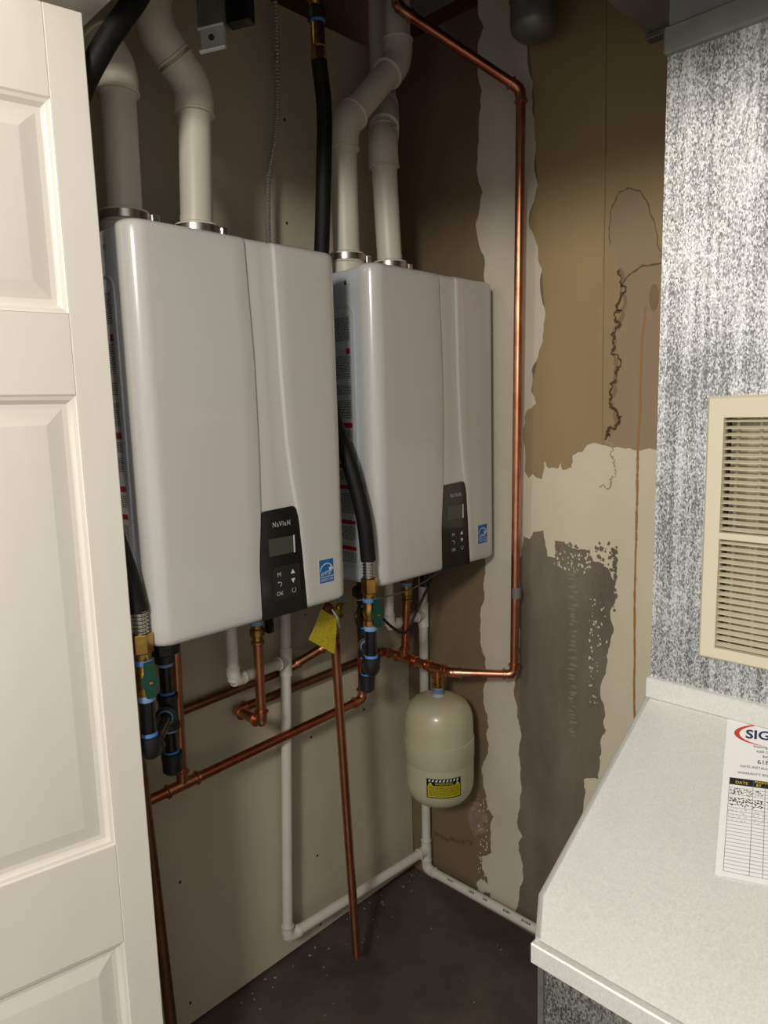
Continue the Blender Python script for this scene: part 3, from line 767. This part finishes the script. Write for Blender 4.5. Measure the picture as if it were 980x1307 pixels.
gas_line([(-.86, -.33, 2.24), (-.905, -.338, 2.155), (-.948, -.345, 2.08), (-1.0, -.33, 2.0), (-1.03, -.29, 1.92), (-1.045, -.270, 1.8), (-1.045, -.268, 1.5), (-1.036, -.285, 1.32), (-1.018, -.31, 1.2), (-1.009, -.32, 1.135)],
         -1.008, -.32, -.892, -.17, 'black gas hose with brass valve and drip leg squeezed beside the white door')
gas_line([(-.476, -.22, 2.18), (-.466, -.22, 2.09), (-.474, -.22, 1.96), (-.488, -.22, 1.80), (-.506, -.22, 1.62), (-.508, -.255, 1.46), (-.505, -.305, 1.34), (-.500, -.335, 1.23), (-.4935, -.34, 1.135)],
         -.4935, -.34, -.347, -.17, 'black gas hose with brass valve and drip leg hanging between the two heaters', top=(-.476, -.22))

# ------------------------------------------------------------------ copper lines
RC_ = 0.0111
def brass_adapter(root, x, y, z0, z1):
    b = part('brass_adapter', G().lathe((x, y, z0), (0, 0, 1), [(.0125, 0), (.0150, .002), (.0150, .008), (.0128, .010), (.0128, .020), (.0165, .022), (.0165, .036), (.014, .038), (.014, .05)], 18), 'brass', root)
    part('sealing_tape', G().lathe((x, y, z0 + .046), (0, 0, 1), [(.0148, 0), (.0158, .001), (.0158, .010), (.0148, .011)], 18), 'pale_tape', root)
    part('brass_nut', hexnut((x, y, z0 + .056), (0, 0, 1), .0195, max(.01, z1 - z0 - .056)), 'brass', root, angle=20)
# cold line: left heater, along the wall, round the corner over the tank, and up the right wall
t = thing('copper_pipe_run', (-.14, -.235, .74), 'long copper line over the beige tank, climbing the right wall to the joists', 'copper pipe', 'copper pipe runs')
run(t, [(-.652, -.14, .975), (-.652, -.14, .762), (-.6403, -.020, .7509)], RC_, 'copper', 'copper', leg=.030)
elbow(t, (-.6403, -.020, .7509), V((0, 1, 0)), V((1, 0, 0)), RC_, 'copper', 'copper', .028)
pipe(t, (-.6403, -.020, .7509), (-.131, -.020, .7615), RC_, 'copper_old')
elbow(t, (-.131, -.020, .7615), V((1, 0, 0)), V((0, -1, 0)), RC_, 'copper', 'copper', .028)
run(t, [(-.131, -.020, .7615), (-.145, -.279, .765), (-.048, -.414, .765), (-.050, -.435, 2.178)], RC_, 'copper', 'copper', leg=.031)
run(t, [(-.050, -.435, 2.178), (-.258, -.243, 2.353)], RC_, 'copper_red', 'copper')
elbow(t, (-.050, -.435, 2.178), V((0, 0, 1)), d_((-.05, -.435, 2.178), (-.258, -.243, 2.353)), RC_, 'copper', 'copper', .031)
elbow(t, (-.258, -.243, 2.353), d_((-.05, -.435, 2.178), (-.258, -.243, 2.353)), V((0, 0, 1)), RC_, 'copper', 'copper', .042)
pipe(t, (-.258, -.243, 2.353), (-.258, -.243, 2.62), RC_, 'copper')
tee(t, (-.1415, -.112, .765), (0, 1, 0), (0, 0, 1), RC_, 'copper', 'copper', .034, .032)
pipe(t, (-.1415, -.112, .765), (-.128, -.112, .93), RC_, 'copper_red')
brass_adapter(t, -.127, -.112, .925, 1.066)
coupling(t, (-.1425, -.174, .765), (0, 1, 0), RC_, 'copper', 'copper', .022)
tee(t, (-.144, -.235, .765), (0, 1, 0), (0, 0, -1), RC_, 'copper', 'copper', .033, .030)
brass_adapter(t, -.652, -.14, .945, 1.066)
part('brass_adapter', G().lathe((-.144, -.235, .708), (0, 0, 1), [(.0125, 0), (.0125, .006), (.0150, .007), (.0150, .016), (.0128, .018), (.0128, .030)], 18), 'brass', t)
part('tape_scrap', G().sweep([(-.050, -.422, .972), (-.050, -.4222, .985), (-.050, -.4224, 1.0)], [.0114, .0120, .0113], 18), 'wire_grey', t)

t = thing('copper_pipe_run', (-.55, -.06, .64), 'lowest copper line sloping along the left wall below both heaters', 'copper pipe', 'copper pipe runs')
run(t, [(-1.352, -.078, .641), (-.279, -.078, .6785), (-.267, -.078, 1.066)], RC_, 'copper_red', 'copper', leg=.034, fmt='copper')
tee(t, (-.8246, -.078, .6594), (1, 0, .035), (0, 0, 1), RC_, 'copper', 'copper', .042, .036)
pipe(t, (-.8246, -.078, .6594), (-.8177, -.078, 1.066), RC_, 'copper')

t = thing('copper_pipe_run', (-.6, -.045, .80), 'dull copper line rising through two bends to the left heater', 'copper pipe', 'copper pipe runs')
run(t, [(-1.347, -.021, .775), (-.476, -.021, .8115), (-.392, -.085, .868), (-.372, -.105, 1.066)], RC_, 'copper_old', 'copper', leg=.030, fmt='copper')
brass_adapter(t, -.375, -.10, .935, 1.066)

# relief valve and its long discharge tube
t = thing('discharge_tube', (-.440, -.20, .075), 'bright copper tube slanting down to the floor from the yellow tagged valve', 'copper pipe', 'copper discharge tubes')
part('tube', G().sweep([(-.476, -.20, .935), (-.460, -.20, .505), (-.443, -.20, .075)], RC_, 18), 'copper', t)
part('brass_adapter', G().lathe((-.477, -.20, .925), (-.04, 0, 1), [(.0125, 0), (.0135, .002), (.0135, .012), (.0105, .015), (.0105, .05), (.014, .052), (.014, .07), (.0105, .075), (.0105, .14)], 18), 'brass', t)
va = part('relief_valve', hexnut((-.4825, -.20, 1.0), (0, 0, 1), .016, .066), 'brass', t)
hnd = part('test_lever', G().lathe((-.512, -.216, 1.008), (0, -1, .2), [(.008, 0), (.0135, .003), (.0145, .009), (.010, .014), (.004, .016)], 16), 'handle_red', va)
part('lever_pin', G().sweep([(-.512, -.236, 1.012), (-.508, -.248, .995), (-.504, -.250, .970)], .003, 10), 'steel', hnd)
g = G().prism([(-.0345, .016), (-.006, .052), (.030, .020), (.022, -.012), (.006, -.058), (-.052, -.004)], (-.538, -.247, .971), d_((0, 0, 0), (1, -.1, .1)), d_((0, 0, 0), (-.1, .1, 1)), d_((0, 0, 0), (-.1, -1, .1)), .0008)
tag = solo('warning_tag', g, 'tag_yellow', (-.538, -.247, .971), 'yellow plastic tag hanging from the relief valve by the left heater', 'tag')

t = thing('discharge_tube', (-.935, -.20, .03), 'dark copper tube standing in the gap between the white door and the left wall', 'copper pipe', 'copper discharge tubes')
part('tube', G().sweep([(-.985, -.22, .90), (-.972, -.22, .585), (-.961, -.22, .255), (-.953, -.22, .003)], RC_, 18), 'copper_old', t)
part('tube_top', G().sweep([(-.985, -.22, .895), (-.982, -.215, .95), (-.955, -.14, 1.02), (-.955, -.14, 1.066)], RC_, 18), 'copper_old', t)

# ------------------------------------------------------------------ white condensate drain
RP = 0.0134
t = thing('drain_pipe', (-.03, -.08, .0), 'white plastic drain line dropping to the floor and running round the corner', 'pipe')
top_, bot_ = V((-.498, -.05, 1.066)), V((-.546, -.05, .108))
pipe(t, top_, bot_, RP, 'pvc_white')
c1 = top_.lerp(bot_, (1.066 - .845) / (1.066 - .108))
tee(t, c1, bot_ - top_, d_(c1, (-.707, -.12, .872)), RP, 'pvc_white', 'pvc', .036, .036)
run(t, [(-.707, -.12, 1.066), (-.707, -.12, .872), c1], RP, 'pvc_white', 'pvc', leg=.033)
c2 = V((-.03, -.08, .110))
elbow(t, bot_, d_(top_, bot_), d_(bot_, c2), RP, 'pvc_white', 'pvc', .032)
pipe(t, bot_, c2, RP, 'pvc_white')
tee(t, c2, (0, 0, 1), d_(c2, bot_), RP, 'pvc_white', 'pvc', .034, .034)
run(t, [(-.03, -.088, 1.066), (-.03, -.08, .047), (-.03, -1.2, .060)], RP, 'pvc_white', 'pvc', leg=.034)
c3 = V((-.03, -.0865, .862))
tee(t, c3, (0, 0, 1), d_(c3, (-.187, -.1, .866)), RP, 'pvc_white', 'pvc', .036, .036)
run(t, [(-.187, -.10, 1.066), (-.187, -.10, .868), c3], RP, 'pvc_white', 'pvc', leg=.033)
g = G(); rr = random.Random(4)
for y0 in (-.17, -.25, -.30, -.37, -.43):
    y = y0
    for k in range(rr.randint(3, 7)):
        w = rr.uniform(.002, .006); zc = .047 + .013*(-y)/1.12
        a, b = R(38), R(60)
        g.quad(*[V((-.03 - (RP+.0003)*math.cos(q), yy, zc + (RP+.0003)*math.sin(q))) for yy, q in ((y, a), (y - w, a), (y - w, b), (y, b))]); y -= w + .002
part('printed_mark', g, 'pvc_print', t)
part('elbow_sticker', G().sweep([(-.522, -.052, .108), (-.512, -.0525, .108)], .0162, 18), 'white_print', t)

# ------------------------------------------------------------------ expansion tank
TX, TY, TZ = -.144, -.235, .388
t = thing('expansion_tank', (TX, TY, TZ), 'beige steel expansion tank with a yellow warning label, hung under copper pipe', 'expansion tank')
RT = .0935
pf = []
for k in range(0, 9):
    a = R(90*k/8); pf.append((.030 + (RT - .030)*math.sin(a)**.8 if k else .0, .055*(1 - math.cos(a))))
pf = [(0.001, 0), (.03, .001), (.055, .006), (.074, .017), (.086, .033), (.092, .052), (RT, .070)]
H_ = .302
up = [(RT, H_ - .075), (.0925, H_ - .058), (.0875, H_ - .038), (.078, H_ - .021), (.062, H_ - .009), (.040, H_ - .002), (.018, H_)]
mid = [(RT, .125), (RT + .0003, .130), (RT + .0024, .134), (RT + .0024, .184), (RT + .0022, .189), (RT, .1905), (RT, .193)]
sh = part('shell', G().lathe((TX, TY, TZ), (0, 0, 1), pf + mid + up, 48), 'tank_paint', t, angle=30)
part('nipple', G().lathe((TX, TY, TZ + H_ - .002), (0, 0, 1), [(.0175, 0), (.0165, .004), (.0125, .006), (.0125, .024)], 20), 'tank_paint', t)
part('sealing_tape', G().lathe((TX, TY, TZ + H_ + .007), (0, 0, 1), [(.0135, 0), (.0145, .001), (.0145, .011), (.0135, .012)], 20), 'blue_tape', t)
la = math.atan2(-1.40664 - TY, -1.53027 - TX) + R(7)
def curved(a0, a1, z0, z1, off, n=14):
    g = G(); vs = []
    for k in range(n + 1):
        a = la + (a0 + (a1 - a0)*k/n) / RT
        for z in (z0, z1): vs.append((TX + (RT+off)*math.cos(a), TY + (RT+off)*math.sin(a), TZ + z))
    return g.add(vs, [(2*k, 2*k+2, 2*k+3, 2*k+1) for k in range(n)])
def bend(g, off):
    out = G(); out.f = g.f
    for p in g.v:
        a = la + p.x / RT; out.v.append(V((TX + (RT+off)*math.cos(a), TY + (RT+off)*math.sin(a), TZ + p.z)))
    return out
lb = part('warning_label', curved(-.047, .047, .056, .110, .0004), 'warn_black', t, label='yellow and black warning label')
part('label_field', curved(-.044, .044, .059, .091, .0007), 'warn_yellow', lb)
g = G()
for k in range(9):
    x = -.042 + k*.0094; g.quad((x, 0, .102), (x + .0046, 0, .102), (x + .0070, 0, .108), (x + .0024, 0, .108))
part('label_stripes', bend(g, .0008), 'white_print', lb)
g = text_geo('WARNING', .0118, (0, 0, .0962), (1, 0, 0), (0, 0, 1), (0, -1, 0), 0, sx=.85)
part('label_lettering', bend(g, .0008), 'warn_yellow', lb)
for sx in (-1, 1):
    part('label_triangle', bend(G().add([(sx*.0365 - .0065, 0, .0915), (sx*.0365 + .0065, 0, .0915), (sx*.0365, 0, .1015)], [(0, 1, 2)]), .0008), 'warn_yellow', lb)
g = G(); rr = random.Random(9)
for row in range(9):
    x = -.041
    while x < .040:
        w = min(rr.uniform(.0025, .008), .0415 - x); z = .0875 - row*.0031
        g.quad((x, 0, z), (x + w, 0, z), (x + w, 0, z + .0014), (x, 0, z + .0014)); x += w + .0012
part('label_text', bend(g, .0010), 'warn_black', lb)

# ------------------------------------------------------------------ cables and metal conduit
solo('sensor_cable', G().sweep(catmull([(-.40, -.215, 1.05), (-.425, -.24, 1.01), (-.452, -.25, .985), (-.442, -.25, .957), (-.410, -.25, .965), (-.376, -.25, .966), (-.333, -.25, .930), (-.294, -.25, .905), (-.268, -.25, .912), (-.245, -.25, .945), (-.186, -.25, 1.014), (-.160, -.25, 1.066)], 8), .0036, 10),
     'cable', (-.294, -.25, .905), 'black cable looping under the corner heater past the green valve handle', 'cable')
solo('thin_wire', G().sweep(catmull([(-.60, -.27, 1.066), (-.549, -.27, 1.044), (-.404, -.27, 1.020), (-.330, -.27, 1.017), (-.266, -.27, 1.020), (-.159, -.27, 1.046), (-.13, -.27, 1.066)], 8), .0017, 8),
     'wire_grey', (-.33, -.27, 1.017), 'thin grey wire strung between the undersides of both heaters', 'wire')
base = catmull([(-.500, -.05, 1.72), (-.500, -.05, 1.86), (-.493, -.05, 1.98), (-.470, -.05, 2.07), (-.456, -.05, 2.16), (-.450, -.05, 2.28), (-.449, -.05, 2.40), (-.449, -.05, 2.6)], 30)
pts = []; rad = []
for i, p in enumerate(base): pts.append(p); rad.append(.0070 if i % 2 else .0046)
solo('metal_conduit', G().sweep(pts, rad, 10), 'conduit_metal', (-.500, -.05, 1.72), 'thin ribbed flexible metal conduit hanging down the left wall', 'conduit', angle=25)
# ------------------------------------------------------------------ sheet-metal return duct on the right
t = thing('return_duct', (-.35, -1.2, 0), 'galvanized sheet-metal return duct with a sloping hood, beside the right wall', 'duct')
FX = -.35; YA = -.903; YB = -1.70
hy0, hy1, hz0, hz1 = -1.395, -1.010, 1.050, 1.431
g = G()
g.add([(FX, YA, .94), (FX, YB, .94), (FX, YB, 2.0), (FX, YA, 2.0), (FX, hy1, hz0), (FX, hy0, hz0), (FX, hy0, hz1), (FX, hy1, hz1)],
      [(0, 1, 5, 4), (1, 2, 6, 5), (2, 3, 7, 6), (3, 0, 4, 7)])
w = .02
g.add([(FX, hy1, hz0), (FX, hy0, hz0), (FX, hy0, hz1), (FX, hy1, hz1), (FX+w, hy1, hz0), (FX+w, hy0, hz0), (FX+w, hy0, hz1), (FX+w, hy1, hz1)],
      [(0, 1, 5, 4), (1, 2, 6, 5), (2, 3, 7, 6), (3, 0, 4, 7)])
part('front_panel', g, 'galv_spangle', t, angle=20)
part('side_panel', G().box((FX + .0005, YA - .0015, .94), (-.004, YA, 2.0)), 'galv_spangle', t)
part('lower_cleat', G().rbox((FX - .012, YB, .938), (FX + .01, YA + .004, .974), .002, 1), 'galv_smooth', t)
part('upper_cleat', G().rbox((FX - .012, YB, 1.994), (FX + .01, YA + .003, 2.034), .003, 1), 'galv_dull', t)
part('upper_section', G().box((FX - .002, YB, 2.034), (-.004, YA - .002, 2.198)), 'galv_dull', t)
part('upper_box', G().rbox((FX - .004, YB, 2.2), (-.004, -.720, 2.66), .002, 1), 'galv_dull', t)
part('box_lip', G().rbox((-.03, -.90, 2.188), (-.004, -.718, 2.1995), .002, 1), 'cap_grey', t)
# hood: one sloping sheet, its near corner clipped where it meets the cabinet
def hp_(al, y): return V((-.35 - .8782*al, y, .9375 - .4783*al))
Y2 = -.928
g = G(); rows = [(0.0, YA), (.10, YA), (.20, YA), (.30, YA), (.408, YA), (.463, Y2)]; vs = []
for al, y in rows: vs += [hp_(al, y), hp_(al, YB)]
g.add(vs, [(2*i, 2*i+2, 2*i+3, 2*i+1) for i in range(len(rows)-1)])
part('hood', g, 'galv_smooth', t, angle=50)
side = G().add([hp_(al, y - .0012) - V((0, 0, .001)) for al, y in rows] + [V((-.03, YA - .0012, .70)), V((-.03, YA - .0012, .93))], [tuple(range(len(rows) + 2))])
part('hood_side', side, 'galv_smooth', t)
e = [hp_(al, y + .001) + V((-.001, 0, .002)) for al, y in rows]
part('hood_seam', G().sweep(e, .003, 8), 'zinc', t)
LX = -.7566
part('apron_cleat', G().rbox((LX - .012, YB, .684), (LX + .012, Y2 + .006, .7150), .002, 1), 'galv_smooth', t)
part('base_cabinet', G().rbox((LX + .001, YB, .001), (-.06, Y2, .690), .003, 1), 'galv_dark', t)
part('corner_seam', G().box((LX - .003, Y2 - .010, .002), (LX + .0005, Y2 - .001, .683)), 'cap_grey', t)

# ------------------------------------------------------------------ cream vent grille
t = thing('vent_grille', (FX, -1.2, 1.03), 'cream louvred air grille fixed on the galvanized duct', 'grille')
y0, y1, z0, z1 = -1.42, -.986, 1.032, 1.463
iy0, iy1, iz0, iz1 = -1.393, -1.0125, 1.053, 1.429
xo = FX - .009
lev = [((y0, y1, z0, z1), FX - .0005), ((y0, y1, z0, z1), FX - .004), ((y0+.004, y1-.004, z0+.004, z1-.004), xo), ((iy0, iy1, iz0, iz1), xo), ((iy0, iy1, iz0, iz1), FX + .004)]
g = G(); vs = []; fs = []
for (a, b, c, d), x in lev: vs += [(x, a, c), (x, b, c), (x, b, d), (x, a, d)]
for i in range(4):
    for q in range(4):
        r2 = (q+1) % 4; fs.append((i*4+q, i*4+r2, (i+1)*4+r2, (i+1)*4+q))
fs = [f[::-1] for f in fs]
part('frame', g.add(vs, fs), 'grille_cream', t, angle=20)
part('divider', G().rbox((xo + .0005, iy0 - .002, 1.2345), (FX + .008, iy1 + .002, 1.2455), .001, 1), 'grille_cream', t)
sl = None
def slat(zc):
    global sl
    if sl is None:
        g = G().obox((0, 0, 0), (.96, 0, .28), (0, 1, 0), (-.28, 0, .96), .0056, (iy1 - iy0)/2 + .001, .0006)
        sl = part('slat', g, 'grille_cream', None)
        o = sl
    else:
        o = sl.copy(); COL.objects.link(o)
    o.parent = t
    o.location = V((FX + .0015, (iy0 + iy1)/2, zc)) - V(t.location)
for k in range(17): slat(1.251 + (1.424 - 1.251) * k / 16)
for k in range(17): slat(1.058 + (1.229 - 1.058) * k / 16)
part('back_sheet', G().box((FX + .030, iy0, iz0), (FX + .032, iy1, iz1)), 'filter_grey', t)
for k in range(12):
    y = iy1 - .014 - k*.034
    part('back_bar', G().box((FX + .016, y - .0022, iz0 - .001), (FX + .020, y + .0022, iz1 + .001)), 'grille_cream', t)

# ------------------------------------------------------------------ service sheet taped on the hood
sd = V((-.358, 0, -.195)).normalized(); pn = V((-.195, 0, .358)).normalized()
ta = R(14)
def hood_pt(al, y): return V((-.35, 0, .93)) + sd*al + V((0, y, 0))
pdn = sd*math.cos(ta) + V((0, -1, 0))*math.sin(ta)
prt = V((0, -1, 0))*math.cos(ta) - sd*math.sin(ta)
po = hood_pt(.004, -1.037) + pn*.0085
t = thing('service_sheet', po, 'white service record sheet with a red and navy logo, taped on the hood', 'paper')
pg = part('sheet', G().prism([(0, 0), (.216, 0), (.216, .272), (0, .272)], po, prt, pdn, pn, .0005), 'paper', t, fix=True)
def pp(a, b, h=.0008): return po + prt*a + pdn*b + pn*h
def ptext(s_, a, b, size, mt, align='LEFT', sx=1.0, bold=0, name='lettering', shear=0):
    part(name, text_geo(s_, size, pp(a, b, 0), prt, -pdn, pn, .0009, sx=sx, align=align, bold=bold, shear=shear), mt, t)
ptext('SIGN', .028, .028, .0235, 'ink_navy', sx=1.05, bold=.0006)
g = G(); vs = []; n = 16
for k in range(n + 1):
    a = R(100 + 150*k/n); wd = .0075 * math.sin(math.pi*k/n)**.8
    cx, cy, rx, ry = .079, .027, .060, .0225
    p1 = (cx + rx*math.cos(a), cy - ry*math.sin(a)); p2 = (cx + (rx + wd)*math.cos(a), cy - (ry + wd*.4)*math.sin(a))
    vs += [pp(p1[0], p1[1], .0009), pp(p2[0], p2[1], .0009)]
g.add(vs, [(2*k, 2*k+1, 2*k+3, 2*k+2) for k in range(n)])
part('logo_arc', g, 'ink_red', t, fix=True)
ptext('Heating & Air Conditioning', .040, .0500, .0066, 'ink_black', sx=.95)
ptext('4200 Old Collinsville', .044, .0590, .0060, 'ink_black', sx=.95)
ptext('Belleville', .053, .0675, .0060, 'ink_black', sx=.95)
ptext('618-23', .046, .0785, .0110, 'ink_black')
ptext('DATE INSTALLED:', .023, .0895, .0060, 'ink_black', sx=.95)
ptext('WARRANTY ENDS:', .020, .1015, .0060, 'ink_black', sx=.95)
def pquad(a0, a1, b0, b1, mt, name, h=.0008):
    part(name, G().quad(pp(a0, b0, h), pp(a0, b1, h), pp(a1, b1, h), pp(a1, b0, h)), mt, t)
pquad(.010, .206, .112, .124, 'ink_black', 'table_header')
ptext('DATE', .018, .1195, .0068, 'ink_yellow', sx=1.0)
ptext('MAINTENANCE', .044, .115, .006, 'ink_yellow'); ptext('BY', .046, .1205, .006, 'ink_yellow')
g = G()
def ln(a0, b0, a1, b1, w): 
    if a0 == a1: g.quad(pp(a0-w, b0), pp(a0-w, b1), pp(a0+w, b1), pp(a0+w, b0))
    else: g.quad(pp(a0, b0-w), pp(a0, b0+w), pp(a1, b0+w), pp(a1, b0-w))
b = .124
while b < .264: ln(.010, b, .206, b, .00028); b += .0056
for a in (.010, .042, .058, .10, .206): ln(a, .112, a, .264, .0003)
part('table_lines', g, 'ink_grey', t)
g = G(); rr = random.Random(12)
def scribble(a0, a1, b, h, dens, lw):
    a = a0
    while a < a1:
        k = rr.randint(2, 3); x, y = a, b + rr.uniform(-h, h)*.4
        for _ in range(k):
            x2, y2 = x + rr.uniform(-.002, .003), y + rr.uniform(-h, h)
            d = V((x2-x, y2-y, 0))
            if d.length > 1e-5:
                nn = V((-d.y, d.x, 0)).normalized()*lw
                g.quad(pp(x+nn.x, y+nn.y), pp(x-nn.x, y-nn.y), pp(x2-nn.x, y2-nn.y), pp(x2+nn.x, y2+nn.y))
            x, y = x2, min(max(y2, b-h), b+h)
        a += dens
for row, b in enumerate((.133, .1385, .1475, .1525, .158)):
    lw = .0007 if row in (2, 3) else .0005
    scribble(.012, .038, b, .0024, .0036, lw); scribble(.045, .055, b, .0022, .0038, lw); scribble(.063, .19, b, .0024, .0044, lw)
part('handwriting', g, 'ink_black', t)
g = G()
for b in (.166, .171, .177, .183): scribble(.012, .036, b, .0018, .005, .0002); scribble(.045, .055, b, .0018, .005, .0002); scribble(.063, .19, b, .0018, .005, .0002)
part('handwriting', g, 'ink_grey', t)

# ------------------------------------------------------------------ things hanging from the joists
t = thing('round_duct', (-.10, -.500, 2.25), 'round grey metal vent stub poking down from the joists near the right wall', 'duct')
part('sleeve', G().lathe((-.10, -.500, 2.245), (0, 0, 1), [(.012, .0), (.034, .004), (.047, .016), (.0505, .030), (.0505, .075), (.053, .078), (.053, .086), (.0505, .089), (.0505, .42)], 28), 'cap_grey', t)
part('clamp', G().rbox((-.158, -.508, 2.325), (-.140, -.488, 2.337), .002, 1), 'steel', t)

t = thing('hanging_box', (-.776, -.30, 2.075), 'small galvanized electrical box with a clamp, hanging under the joists', 'electrical box')
ux, uz = d_((0, 0, 0), (.45, -.89, .02)), V((0, 0, 1)); un = d_((0, 0, 0), (-.89, -.45, 0))
bc = V((-.776, -.290, 2.118))
part('box_body', G().obox(bc + uz*.09, ux, un, uz, .024, .014, .095), 'cap_grey', t)
part('clamp_plate', G().obox(bc - uz*.022 + un*.006, ux, un, uz, .022, .004, .017), 'zinc', t)
part('clamp_lip', G().sweep([bc - uz*.006 - ux*.024 + un*.014, bc - uz*.006 + ux*.025 + un*.014], .0028, 8), 'zinc', t)
part('clamp_lip', G().sweep([bc - uz*.042 - ux*.022 + un*.014, bc - uz*.042 + ux*.028 + un*.014], .0042, 8), 'zinc', t)
part('clamp_screw', hexnut(bc - uz*.022 + un*.010, un, .005, .004), 'screw', t)
part('side_box', G().obox(bc + uz*.12 + ux*.045 - un*.01, ux, un, uz, .022, .012, .12), 'gloss_black', t)
